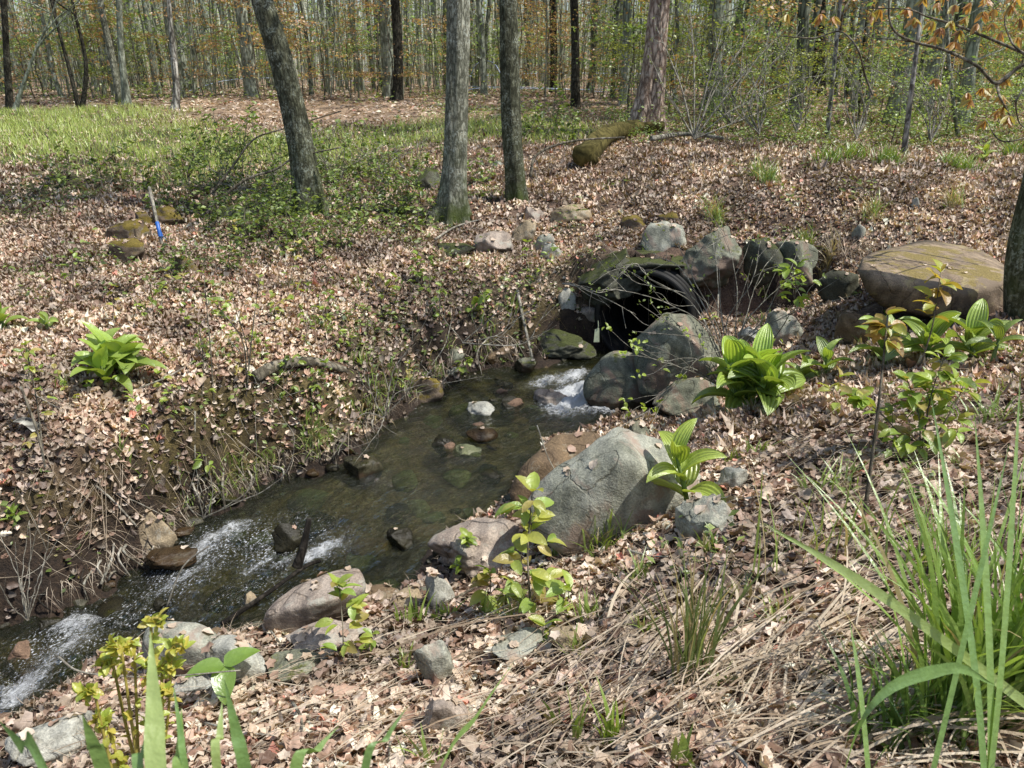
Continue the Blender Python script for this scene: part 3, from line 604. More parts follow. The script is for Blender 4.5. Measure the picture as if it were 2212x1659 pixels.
hull_rock([(1438, 676, .02), (1498, 684, .05), (1552, 752, .05), (1545, 805, .0), (1500, 845, .0), (1400, 815, -.02), (1368, 742, .0), (1445, 740, -.16), (1500, 765, -.1), (1480, 840, -.05), (1385, 850, .0), (1460, 700, .35), (1540, 780, .4), (1400, 800, .4), (1460, 870, .0)], 'green', 'angular grey-green boulder leaning in front of the culvert mouth', foot=(1500, 845), p=30, rough=.035, seed=31, fine=.5)
hull_rock([(1340, 752, .05), (1300, 768, .02), (1258, 830, -.02), (1262, 872, .0), (1330, 888, -.04), (1410, 875, -.02), (1445, 830, .0), (1395, 768, .08), (1340, 800, -.12), (1300, 800, .4), (1420, 820, .4), (1350, 920, .1)], 'green', 'smooth rounded boulder half in the pool below the culvert mouth', foot=(1330, 888), p=12, rough=.03, seed=17)
rock((1405, 795, 1570, 905), 'green', 'sloping grey boulder at the pool edge under the large-leaved plant', B_, .8, .3, seed=23, cuts=5, roll=-18, cat=B_)
hull_rock([(1858, 578, .0), (1875, 625, -.05), (1905, 660, .0), (1990, 680, .0), (2100, 690, .0), (2150, 675, .05), (2172, 610, .1), (2165, 575, .5), (2110, 535, 1.0), (2000, 522, 1.15), (1930, 532, 1.0), (1870, 558, .5), (1866, 585, -.08), (1930, 614, -.12), (2000, 620, -.13), (2110, 626, -.1), (2168, 606, 0), (1900, 640, .8), (2140, 650, .8)], 'slab', 'big flat-topped tan slab boulder beside the right-hand trunk', 'slab_boulder', p=70, rough=.03, seed=5, fine=.5)
rock((1635, 662, 1728, 750), 'grey', 'pointed triangular grey rock in the leaves right of the bare brambles', deep=.6, seed=61, cuts=8, boxy=.1, sink=.15)
rock((1590, 700, 1650, 748), 'pale', 'small pale rock tucked behind the pointed triangular rock', seed=62)
rock((1800, 662, 1895, 745), 'brown', 'brown rounded rock in the leaves below the flat-topped slab', seed=63, cuts=3)
rock((1245, 535, 1400, 640), 'mossd', 'long mossy boulder slanting over the left shoulder of the culvert', B_, .7, .2, seed=41, cuts=4, roll=-22, cat=B_, d=6.5)
rock((1370, 474, 1480, 565), 'grey', 'rounded blue-grey boulder above the top of the culvert', B_, .8, .3, d=6.75, seed=43, cuts=4, cat=B_)
rock((1465, 480, 1612, 600), 'green', 'broad grey-green boulder behind the bare brambles', B_, .8, .25, d=6.4, seed=44, cuts=5, boxy=.5, cat=B_)
rock((1590, 505, 1690, 625), 'mossd', 'dark mossy boulder in shade deep behind the brambles', B_, .8, .2, d=6.45, seed=45, cat=B_)
rock((1660, 512, 1762, 605), 'green', 'shaded greenish boulder right of the dark hollow', B_, .8, .25, d=6.35, seed=46, cat=B_)
rock((1760, 575, 1870, 655), 'wet', 'dark shaded rock in the hollow left of the flat-topped slab', B_, .7, .3, seed=47, boxy=.1, cat=B_)
rock((1198, 615, 1245, 665), 'pale', 'whitish rock sticking out of the bank left of the culvert', seed=48, cuts=7)
rock((1250, 655, 1300, 700), 'pink', 'small reddish rock beside the left rim of the culvert', seed=49)
rock((1130, 700, 1290, 775), 'mossd', 'mossy green rock ledge under the left side of the culvert', 'rock_ledge', .6, .2, seed=50, boxy=.6, cuts=3)
rock((1185, 440, 1282, 485), 'tan', 'long pale tan rock on the bank right of the two upright trunks', seed=51, cuts=4)
rock((1118, 440, 1178, 482), 'pink', 'rounded pinkish rock just below the slimmer upright trunk', seed=52, cuts=3)
rock((1105, 472, 1160, 530), 'tan', 'upright tan rock between the pinkish rock and the flat reddish rock', seed=53, cuts=4)
rock((1020, 490, 1112, 552), 'pink', 'flat reddish-brown rock right of the base of the thick trunk', seed=54, cuts=5)
rock((945, 510, 1030, 560), 'mossd', 'dark mossy rock hiding under greenery at the foot of the thick trunk', seed=55)
rock((1150, 500, 1200, 545), 'grey', 'grey rock among green sprouts below the long tan rock', seed=56)
rock((1165, 520, 1215, 560), 'pale', 'small light grey rock in the sprouts, lowest of the bank group', seed=57)
rock((1325, 455, 1395, 500), 'moss', 'yellow-mossed rock in dry leaves above the culvert boulders', seed=58)
rock((1420, 455, 1470, 480), 'moss', 'small mossy hump above the blue-grey boulder', seed=59)
rock((1838, 480, 1870, 520), 'grey', 'small slate-grey stone under a drooping grass tuft on the slope', seed=60)
rock((1965, 425, 1985, 450), 'pale', 'tiny white stone on the leafy slope above the slab', seed=64)
rock((225, 470, 335, 525), 'moss', 'moss-topped rock with a black overhang beside the blue-taped stake', seed=65, cuts=5)
rock((245, 512, 330, 568), 'moss', 'brown mossy rock lowest of the pile by the blue-taped stake', seed=66, cuts=3)
rock((330, 440, 400, 490), 'moss', 'mossy rock just behind the blue-taped stake', seed=67, cuts=4)
rock((290, 455, 335, 490), 'moss', 'small yellow-mossed rock on top of the stake rock pile', seed=68)
rock((370, 540, 430, 595), 'moss', 'slanting mossy brown rock below the stake rock pile', seed=69, roll=20)
rock((480, 435, 560, 480), 'mossd', 'black shaded rock under the bent branches', seed=70)
rock((890, 360, 960, 410), 'mossd', 'mossy rock left of the thick upright trunk', seed=71)
rock((1060, 345, 1090, 362), 'grey', 'flat stone in leaves between the two upright trunks', seed=72)
rock((295, 1095, 390, 1190), 'tan', 'rounded tan and grey boulder on the left stream bank above the rapids', B_, .85, .25, seed=73, cuts=3, boxy=.1, cat=B_)
rock((320, 1170, 430, 1230), 'brown', 'wet reddish rock at the waterline below the rounded tan boulder', seed=74)
hull_rock([(566, 1330, -.03), (575, 1365, .0), (650, 1378, .0), (610, 1318, -.06), (690, 1300, -.1), (760, 1290, .0), (790, 1262, .06), (772, 1228, .12), (722, 1232, .12), (645, 1262, .08), (592, 1302, .02), (620, 1300, .3), (760, 1260, .4), (720, 1360, .2), (780, 1310, .1)], 'pink', 'long smooth pinkish boulder with a dark underside at the near water edge', p=16, rough=.03, seed=75)
hull_rock([(306, 1385, .0), (318, 1352, .05), (370, 1340, .08), (430, 1345, .08), (470, 1372, .05), (488, 1420, .0), (440, 1455, .0), (370, 1452, -.02), (308, 1430, .0), (390, 1385, -.08), (350, 1390, .3), (450, 1400, .3), (400, 1500, .1)], 'grey', 'grey-green rounded boulder half in the water at lower left', foot=(440, 1455), p=14, rough=.03, seed=76)
hull_rock([(440, 1405, .0), (470, 1372, .06), (510, 1370, .07), (560, 1410, .03), (578, 1450, .0), (520, 1478, -.02), (455, 1455, .0), (500, 1400, -.06), (480, 1400, .25), (550, 1430, .25), (500, 1510, .1)], 'pale', 'light grey speckled boulder beside the three-leaved plant', foot=(520, 1478), p=18, rough=.03, seed=77)
rock((45, 1520, 240, 1640), 'pale', 'pale flat rock at the water edge in the lower left corner', B_, .7, .35, seed=78, cuts=4, cat=B_)
rock((585, 1400, 720, 1470), 'green', 'low flat grey-green rock in leaves below the long pinkish boulder', deep=.7, seed=79, boxy=.5)
rock((610, 1330, 800, 1410), 'pink', 'flat pinkish ledge rock right behind the low yellow-leaved sapling', deep=.6, seed=80, boxy=.5)
rock((380, 1440, 520, 1500), 'pale', 'whitish flat rock under the stem of the three-leaved plant', deep=.6, seed=81, boxy=.5)
rock((925, 1105, 1160, 1240), 'pink', 'broad pinkish rock on the near bank behind the central sapling', B_, .7, .35, seed=82, cuts=5, cat=B_, roll=-12)
rock((912, 1225, 985, 1320), 'pale', 'upright white-grey block of rock at the near water edge', deep=.8, seed=83, cuts=8, boxy=.6)
rock((835, 1270, 915, 1320), 'tan', 'low mossy tan rock between the white block and the long pinkish boulder', seed=84)
rock((905, 1385, 990, 1480), 'grey', 'narrow wedge of grey rock standing in the leaves at bottom centre', seed=85, cuts=6, deep=.5, roll=-30)
rock((895, 1480, 1015, 1590), 'pink', 'half-buried brown speckled rock nearest the bottom centre', seed=86, cuts=3, sink=.4)
rock((1060, 1365, 1180, 1425), 'grey', 'flat grey rock half covered by leaves under the central sapling', seed=87, boxy=.5)
rock((1180, 1330, 1290, 1400), 'tan', 'buried tan rock right of the central sapling stem', seed=88, sink=.5)
rock((1450, 1060, 1590, 1170), 'grey', 'grey flat rock under the bright pleated plant', seed=89, sink=.4, boxy=.5)
rock((1548, 1000, 1618, 1060), 'pale', 'pointed pale rock just behind the bright pleated plant', seed=90, cuts=7)
rock((1007, 856, 1076, 896), 'pale', 'angular pale rock standing in the pool', seed=91, cuts=8, boxy=.5, sink=.4)
rock((1002, 918, 1077, 955), 'brown', 'rounded orange-brown rock in the pool', seed=92, cuts=1, boxy=0, sink=.4, rough=.05)
rock((1150, 835, 1250, 872), 'pink', 'reddish leaf-strewn rock in the pool beside the white water', seed=93, sink=.5, deep=.6)
rock((975, 960, 1045, 985), 'bedg', 'dark green rock just under the water left of the orange-brown rock', seed=94, sink=.6)
rock((740, 975, 830, 1030), 'green', 'dark green rock at the far waterline', seed=95, sink=.4)
rock((590, 1120, 660, 1190), 'wet', 'wet dark rock splitting the rapids', seed=96)
rock((835, 1135, 895, 1185), 'wet', 'small black wet rock in the middle of the stream', seed=97, cuts=2)
rock((770, 1265, 870, 1300), 'brown', 'flat reddish rock under water by the long pinkish boulder', seed=98, sink=.5)
rock((525, 1270, 560, 1310), 'tan', 'small tan stone in the lower rapids', seed=99)
rock((430, 1040, 520, 1100), 'wet', 'dark overhanging rock in the undercut left bank', seed=100)
rock((880, 800, 960, 870), 'moss', 'mossy rock at the far waterline with green tuft', seed=101)
rock((960, 790, 990, 815), 'grey', 'small flat grey stone at the head of the far bank', seed=103)
rock((1110, 760, 1170, 805), 'green', 'grey leaning slab at the back of the pool', seed=104, cuts=7)
rock((950, 745, 1010, 790), 'green', 'dark stone set in the far bank above the pool', seed=105)
rock((1355, 905, 1410, 955), 'green', 'small grey rock between the pool and the bright pleated plant', seed=106)
rock((1040, 740, 1110, 790), 'brown', 'brown clod-like rock in the far bank at the pool head', seed=107)
# lesser stones along the waterline and on the bed
g_ = np.random.default_rng(5)
for i in range(46):
    k = g_.integers(0, len(OUTL) - 1); a, b = np.array(OUTL[k]), np.array(OUTL[k + 1]); p = a + (b - a) * g_.uniform()
    if not (0 < p[0] < 1500 and p[1] < 1560): continue
    s = g_.uniform(14, 40) * (0.6 + (p[1] - 750) / 700); 
    rock((p[0] - s / 2, p[1] - s * .4, p[0] + s / 2, p[1] + s * .25), str(g_.choice(['wet', 'brown', 'green', 'wet'])), 'small wet stone along the waterline of the stream', 'stone', seed=200 + i, group='small stones along the stream edge', cat='stone', sink=.35, sub=3)
for i in range(300):
    x = g_.uniform(-2.9, 1.0); y = g_.uniform(2.2, 6.0)
    if sdist([x], [y])[0] > -0.1: continue
    s = g_.uniform(.03, .12) * (1 if i % 6 else 1.6); V, Fa = rock_geo(300 + i, 3, .1, 2, .1, (s, s * .8, s * .5)); b = MB(); b.add(V, Fa)
    o = b.build('stone', ROCK[str(g_.choice(['bedg', 'bedr', 'wet', 'bedg']))]); o.location = (x, y, min(float(H(x, y)) + s * .1, float(wlev(x, y)) - s * .42)); o.rotation_euler.z = g_.uniform(0, 6)
    tag(o, 'rounded stone on the bed of the stream under the water', 'stone', 'stones on the stream bed')

for i in range(34):
    x = g_.uniform(-2.4, .9); y = g_.uniform(2.3, 5.8)
    if sdist([x], [y])[0] > -0.12: continue
    s = g_.uniform(.05, .11); V, Fa = rock_geo(700 + i, 4, .15, 3, .12, (s, s * .85, s * .7)); b = MB(); b.add(V, Fa)
    o = b.build('stone', ROCK[str(g_.choice(['wet', 'bedr', 'wet', 'green']))]); o.location = (x, y, float(wlev(x, y)) - s * .38); o.rotation_euler.z = g_.uniform(0, 6)
    tag(o, 'wet stone just breaking the surface of the stream', 'stone', 'wet stones breaking the stream surface')
# ------------------------------------------------------------------ culvert
pm, t, o = mat('black_corrugated_plastic'); L = t.links.new
tc = N(t, 'TexCoord'); n1 = noise_node(t, 9, 5, 0.6, tc.outputs['Object']); p = N(t, 'BsdfPrincipled')
L(ramp(t, n1.outputs[0], [(0.35, (0.008, 0.008, 0.009)), (0.6, (0.025, 0.024, 0.02)), (0.8, (0.09, 0.075, 0.055))]).outputs[0], p.inputs['Base Color'])
L(mth(t, 'ADD', mth(t, 'MULTIPLY', n1.outputs[0], 0.4), 0.42), p.inputs['Roughness']); p.inputs['Specular IOR Level'].default_value = .25; L(p.outputs[0], o.inputs['Surface'])
cul = empty('culvert', PC, 'black corrugated plastic culvert pipe opening into the head of the pool', 'culvert')
def ring_surface(rad_fn, s0, s1, n, seg=72, inv=False):
    s = np.linspace(s0, s1, n); th = np.linspace(0, 2 * math.pi, seg, endpoint=False)
    X = np.cross(PAX, [0, 0, 1]); X /= np.linalg.norm(X); Z = np.cross(X, PAX)
    r = rad_fn(s); V = s[:, None, None] * PAX + r[:, None, None] * (X * np.cos(th)[None, :, None] + Z * np.sin(th)[None, :, None])
    i = np.arange(n - 1)[:, None] * seg; j = np.arange(seg)[None]; k2 = (j + 1) % seg
    Fq = np.stack([i + j, i + k2, i + seg + k2, i + seg + j], -1).reshape(-1, 4); return V.reshape(-1, 3), (Fq[:, ::-1] if inv else Fq)
b = MB(); b.add(*ring_surface(lambda s: PR + 0.022 + 0.018 * np.tanh(3 * np.sin(s * 2 * math.pi / 0.075)), 0, 3.2, 340)); b.build('outer_shell', pm, cul)
b = MB(); b.add(*ring_surface(lambda s: PR - 0.008 + 0.008 * np.sin(s * 2 * math.pi / 0.075), 0, 3.2, 260, inv=True)); 
V, Fq = ring_surface(lambda s: np.array([PR - .008, .001]), 3.2, 3.205, 2); b.add(V, Fq); b.build('inner_wall', pm, cul)
b = MB(); s_ = np.array([0, 0]); X = np.cross(PAX, [0, 0, 1]); X /= np.linalg.norm(X); Z = np.cross(X, PAX); th = np.linspace(0, 2 * math.pi, 72, endpoint=False)
prof = [(PR - .01, 0), (PR - .006, -.012), (PR + .03, -.012), (PR + .034, 0.004)]
V = np.concatenate([s * PAX + r * (X * np.cos(th)[:, None] + Z * np.sin(th)[:, None]) for r, s in prof]); i = np.arange(3)[:, None] * 72; j = np.arange(72)[None]; k2 = (j + 1) % 72
b.add(V, np.stack([i + j, i + k2, i + 72 + k2, i + 72 + j], -1).reshape(-1, 4)); b.build('rim', pm, cul)
M_TAG = plain('pale_tag', (0.55, 0.6, 0.4), 0.7)
tp = atd(1291, 712, 5.75); b = MB(); b.add(*tube([tp + [0, 0, .07], tp + [.004, 0, .03], tp + [0, 0, 0]], .003, 5)); w_ = .02
b.add([tp + [-w_, 0, 0], tp + [w_ * .6, .004, .01], tp + [w_ * .9, .004, -.10], tp + [-w_ * 1.3, 0, -.10], tp + [-w_, .006, 0], tp + [w_ * .6, .01, .01], tp + [w_ * .9, .01, -.10], tp + [-w_ * 1.3, .006, -.10]], np.array([[0, 1, 2, 3], [7, 6, 5, 4], [0, 4, 5, 1], [3, 2, 6, 7], [1, 5, 6, 2], [0, 3, 7, 4]]))
o = recentre(b.build('hanging_tag', M_TAG, smooth=False), tp); tag(o, 'small pale tag hanging at the left rim of the culvert', 'tag')

# ------------------------------------------------------------------ leaf litter
def in_rock(x, y, f=0.8):
    m = np.zeros(len(x), bool)
    for (cx, cy, a, b_, o_) in ROCKS:
        if o_.dimensions.x < 0.12: continue
        m |= ((x - cx) / (a * f)) ** 2 + ((y - cy) / (b_ * f)) ** 2 < 1
    return m
def sample_view(n, x0, x1, y0, y1, power=1.0):
    """ground points inside the camera's wedge (plus a margin)"""
    y = y0 + (y1 - y0) * rng.random(n) ** power; hw = 0.78 * (y + 1.2) + .6; x = rng.uniform(-1, 1, n) * hw
    return x, y
def soft_leaf(seed, n=14):
    g = np.random.default_rng(seed); th = np.linspace(0, 2 * math.pi, n, endpoint=False); maple = seed % 3 != 0
    rr = (.58 + .42 * np.abs(np.cos(th * 2.5))) * g.uniform(.85, 1.1, n) if maple else np.ones(n); wd = .95 if maple else g.uniform(.45, .65)
    ox, oy = .5 * rr * np.cos(th), .5 * rr * np.sin(th) * wd * (1 if maple else 1 - .35 * np.cos(th)); V = [[0, 0, 0]]
    V = np.vstack([[[0, 0]], np.stack([ox, oy], 1) * .52, np.stack([ox, oy], 1)]); x, y = V[:, 0], V[:, 1]; a = g.uniform(0, 6.28); u_ = x * math.cos(a) + y * math.sin(a)
    z = g.uniform(-.3, 1.5) * u_ ** 2 + g.uniform(.0, 1.0) * y * y + .07 * g.uniform(.4, 1.6) * np.sin(u_ * g.uniform(8, 16) + a) + .05 * np.sin(y * g.uniform(9, 18) + x * 5 + a) + .02 * g.normal(size=len(x))
    k = g.uniform(.6, 1.6); c_ = np.where(np.abs(u_) > .01, u_, .01); r_ = 1 - .22 * k * np.abs(c_)
    V = np.stack([x * r_, y * r_, z], 1); f = [[0, 1 + i, 1 + (i + 1) % n] for i in range(n)]; q = [[1 + i, 1 + n + i, 1 + n + (i + 1) % n, 1 + (i + 1) % n] for i in range(n)]
    return V, [np.array(f), np.array(q)]
LV = [soft_leaf(i) for i in range(16)]
LM = [fan_leaf(9, 5 if i % 3 == 0 else 0, rng.uniform(.2, 1.3), .55, rng.uniform(.22, .75), 50 + i) for i in range(10)]
PAL = np.array([[.59, .465, .345], [.49, .375, .265], [.70, .58, .455], [.42, .28, .20], [.30, .18, .12], [.70, .56, .46], [.54, .37, .27], [.20, .12, .08], [.56, .24, .17]]); PALW = np.array([.17, .15, .15, .12, .10, .13, .12, .05, .01])
def litter(mb, x, y, tm, size, lift, tilt, dark=None):
    n = len(x); z = H(x, y); nr = HN(x, y); k = rng.integers(0, len(tm), n)
    nm = nr + rng.normal(0, tilt, (n, 3)); M = frames(nm, rng.uniform(0, 6.28, n))
    s = size * np.exp(rng.normal(-.06, .26, n)); c = PAL[rng.choice(len(PAL), n, p=PALW)] * np.where(y > 17, 1.12, 1.0)[:, None] * rng.uniform(.75, 1.15, (n, 1))
    if dark is not None: c = np.minimum(c * dark[:, None] * 1.12, .85)
    pos = np.stack([x, y, z + lift * rng.random(n)], 1)
    for q in range(len(tm)):
        i = k == q
        if i.any(): mb.add(*scatter(tm[q], pos[i], M[i], s[i], c[i]))
mb = MB()
def keep(x, y, dens):
    sdx = sdist(x, y); rt_ = (x - S0[0]) * FLOW[1] - (y - S0[1]) * FLOW[0]; k = sdx > 0.05 + 0.12 * rng.random(len(x)) ** 2 + np.where(rt_ > 0, .01 + .10 * sstep(-.3, .5, fbm(x * 3, y * 3, seed=41, o=3)), 0)
    k &= rng.random(len(x)) < dens
    k &= (1 - .75 * blob(x, y, MEADOW)) > rng.random(len(x)); k &= (1 - .55 * blob(x, y, SHRUBBY)) > rng.random(len(x)); k &= (1 - .5 * blob(x, y, MOSSY)) > rng.random(len(x))
    r2 = np.stack([x - PC[0], y - PC[1]], 1); al_ = r2 @ PAX[:2]; pe_ = r2 @ np.array([PAX[1], -PAX[0]]); k &= ~((np.abs(pe_) < .45) & (al_ < .45) & (al_ > -1))
    k &= ~(np.hypot((x - hc[0]) / .6, (y - hc[1]) / .36) < .95)
    return k
def patchy(x, y): return 0.55 + 0.45 * sstep(-.5, .5, fbm(x * 1.7, y * 1.7, seed=77, o=3))
for (n, y0, y1, tm, sz, lift, tl) in ((27000, .7, 3.3, LV, .048, .03, .27), (125000, 3.3, 8, LM, .037, .02, .26), (95000, 8, 17, LM[:4], .048, .02, .28), (60000, 17, 42, [QUAD], .10, .03, .3)):
    x, y = sample_view(n, 0, 0, y0, y1); k = keep(x, y, 1.0 if y0 < 8 else .9); k &= ~in_rock(x, y, .75); x, y = x[k], y[k]
    litter(mb, x, y, tm, sz, lift, tl, 0.55 + 0.6 * sstep(-.7, .6, fbm(x * 2.2, y * 2.2, seed=78, o=3)))
x = rng.uniform(-5, 2, 9000); y = rng.uniform(1.5, 7, 9000); sdx = sdist(x, y); k = (sdx > -.02) & (sdx < .35) & ~in_rock(x, y, .8); x, y = x[k], y[k]   # sodden dark leaves by the water
litter(mb, x, y, LM, .045, .02, .4, .22 + .25 * rng.random(len(x)))
FLATL = fan_leaf(11, 5, .12, .2, .7, 99)
for (cx, cy, a, b_, o_) in ROCKS:      # fallen leaves caught on the stones
    if o_.location.y < 1.5 or max(a, b_) < .07 or cy > 9: continue
    V_ = np.array([v.co[:] for v in o_.data.vertices]); N_ = np.array([v.normal[:] for v in o_.data.vertices]); up = np.where(N_[:, 2] > .75)[0]; frac = {'slab_boulder': 9, 'boulder': 5}.get(o_.name.split('.')[0], 5)
    if sdist([cx], [cy])[0] < 0: frac = 1
    if not len(up): continue
    w_ = up[rng.integers(0, len(up), frac)]; rz = o_.rotation_euler.z; c_, s_ = math.cos(rz), math.sin(rz); p_ = V_[w_]; p_ = np.stack([p_[:, 0] * c_ - p_[:, 1] * s_, p_[:, 0] * s_ + p_[:, 1] * c_, p_[:, 2]], 1) + np.array(o_.location) + [0, 0, .006]
    n_ = len(p_); mb.add(*scatter(FLATL, p_, frames(N_[w_] @ np.array([[c_, s_, 0], [-s_, c_, 0], [0, 0, 1]]) + rng.normal(0, .08, (n_, 3)), rng.uniform(0, 6.28, n_)), .045 * rng.uniform(.6, 1.3, n_), PAL[rng.integers(0, 4, n_)]))
o = mb.build('leaf_litter', M_LITTER, smooth=True); tag(o, 'crumpled dry brown maple leaves covering the banks', 'leaf litter', kind='stuff')

# dry straw: near right and scattered
def straw(n, cu, cv, su, sv, ang, ln, wd, lift=.05):
    u = rng.normal(cu, su, n); v = np.clip(rng.normal(cv, sv, n), 560, 1700); P = G(u, v); k = (sdist(P[:, 0], P[:, 1]) > .05); P = P[k]; n = len(P)
    a = R(ang) + rng.normal(0, .45, n); l = ln * rng.uniform(.4, 1.3, n); e = P + np.stack([np.cos(a) * l, np.sin(a) * l, np.zeros(n)], 1)
    e[:, 2] = H(e[:, 0], e[:, 1]) + rng.random(n) * lift * 1.6; P[:, 2] += .01 + rng.random(n) * lift; bd = rng.normal(0, .05, (n, 3)) * l[:, None] * 2; bd[:, 2] = np.abs(bd[:, 2]) + .02
    c = lerpc((.30, .21, .13), (.62, .52, .38), rng.random(n)); return blades(P, e, wd * rng.uniform(.5, 1.3, n), bd, c, 5)
mb = MB()
x, y = sample_view(60000, 0, 0, .8, 9); k = keep(x, y, 1.0); x, y = x[k], y[k]; n = len(x); a = rng.uniform(0, 6.28, n); l = rng.uniform(.03, .11, n); B_s = np.stack([x, y, H(x, y) + .012 + .02 * rng.random(n)], 1); e_ = B_s + np.stack([np.cos(a) * l, np.sin(a) * l, rng.normal(0, .012, n)], 1)
mb.add(*blades(B_s, e_, rng.uniform(.0015, .004, n), rng.normal(0, .008, (n, 3)), lerpc((.24, .16, .10), (.62, .52, .38), rng.random(n)), 2))
# dry stems hanging over the cut of the far bank
kk = rng.integers(1, 17, 700); aa = np.array(OUTL, float)[kk] + (np.array(OUTL, float)[kk + 1] - np.array(OUTL, float)[kk]) * rng.random((700, 1)); Pt = G(aa[:, 0] + rng.uniform(-45, 10, 700), aa[:, 1] - rng.uniform(20, 75, 700)); Pb = G(aa[:, 0] + rng.uniform(-25, 25, 700), aa[:, 1] - rng.uniform(-4, 25, 700)); md_ = np.tile([0, 0, .06], (700, 1)) + rng.normal(0, .03, (700, 3)); near_ = np.linalg.norm(Pt - Pb, axis=1) < .8
mb.add(*blades(Pt[near_], Pb[near_], rng.uniform(.002, .005, near_.sum()), md_[near_], lerpc((.20, .14, .09), (.60, .52, .40), rng.random(near_.sum())), 5))
for a_ in ((330, 1750, 1530, 330, 90, 25, .35, .006), (200, 1250, 1520, 400, 100, 15, .3, .005), (160, 2000, 1200, 180, 130, 10, .2, .003), (400, 1900, 1000, 200, 120, 5, .2, .003), (120, 1650, 620, 120, 60, 100, .2, .003),
           (140, 1850, 560, 60, 30, 80, .25, .003), (160, 200, 1180, 120, 60, 60, .25, .003), (250, 500, 1500, 250, 80, 20, .22, .004), (400, 1150, 600, 140, 50, 15, .2, .003), (200, 1850, 440, 200, 60, 0, .2, .003), (260, 300, 1000, 250, 120, 0, .15, .003)):
    mb.add(*straw(*a_))
for a_ in ((70, 1750, 1500, 330, 100, 28, .55, .011, .07), (30, 2050, 1600, 120, 60, -15, .5, .012, .08), (25, 900, 1560, 300, 60, 20, .4, .008, .05)): mb.add(*straw(*a_))
o = mb.build('dry_straw', M_STRAW, smooth=False); tag(o, 'fallen dry grass stalks lying over the leaves', 'dry grass', kind='stuff')
# ------------------------------------------------------------------ trees
def trunk_geo(P, r, n=28, ridge=0.06, flare=0.5, seed=0, vs=3.0):
    """tapered trunk with ridged bark relief and root flare, P (m,3), r (m,)"""
    V, Fs = tube(P, r, n, cap=False); m = len(P); V = V.reshape(m, n, 3); Pc = P[:, None]
    th = np.linspace(0, 2 * math.pi, n, endpoint=False)[None]; s = np.concatenate([[0], np.cumsum(np.linalg.norm(np.diff(P, axis=0), axis=1))])[:, None]
    k = 1 + ridge * fbm(np.cos(th) * 4 + 0 * s, np.sin(th) * 4 + 0 * s, s * vs / 3 + 0 * th, seed=seed, o=4)
    k = k + 0.10 * fbm(np.cos(th) + 0 * s, np.sin(th) + 0 * s, s * .8 + 0 * th, seed=seed + 9, o=2)
    root = np.exp(-s / 0.20) * flare * (0.65 + 0.5 * np.cos(th * 5 + seed) + 0.3 * np.cos(th * 3 + 2 * seed)); k = k + np.maximum(root, 0)
    return (Pc + (V - Pc) * k[..., None]).reshape(-1, 3), Fs
def grow(mb_w, start, dirn, length, r, depth, tips, g, up=0.25, kink=0.25, n=7, kids=(3, 5), sides=5):
    P = [np.array(start, float)]; d = np.array(dirn, float); d /= np.linalg.norm(d)
    for i in range(n):
        d = d + g.normal(0, kink / 2, 3) + np.array([0, 0, up / n]); d /= np.linalg.norm(d); P.append(P[-1] + d * length / n)
    P = np.array(P); mb_w.add(*tube(P, np.linspace(r, r * .35, n + 1), sides))
    if depth == 0: tips.append((P[-1], d)); tips.append((P[n // 2], d)); return
    for _ in range(g.integers(*kids)):
        k = g.integers(2, n + 1); dd = d + g.normal(0, .75, 3); dd[2] = dd[2] * .5 + .1
        grow(mb_w, P[k], dd, length * g.uniform(.4, .65), r * .45, depth - 1, tips, g, up, kink, n, kids, max(3, sides - 1))
    tips.append((P[-1], d))
def crown_leaves(mb, tips, per, spread, size, cols, g, flat=.45, tm=QUAD):
    T = np.array([t[0] for t in tips]); n = len(T) * per; c = np.repeat(T, per, 0) + g.normal(0, 1, (n, 3)) * np.array([spread, spread, spread * flat])
    nm = g.normal(0, .6, (n, 3)); nm[:, 2] = np.abs(nm[:, 2]) + .5
    cols = np.asarray(cols); cc = cols[g.integers(0, len(cols), n)] * g.uniform(.7, 1.2, (n, 1))
    mb.add(*scatter(tm, c, frames(nm, g.uniform(0, 6.28, n)), size * g.uniform(.6, 1.3, n), cc))
GREENS = [(.28, .40, .11), (.35, .47, .14), (.22, .33, .09), (.44, .54, .19)]
ORANGES = [(.56, .33, .17), (.60, .42, .20), (.48, .27, .15), (.50, .46, .18)]
OLIVE = [(.34, .42, .12), (.44, .52, .17), (.28, .36, .10)]
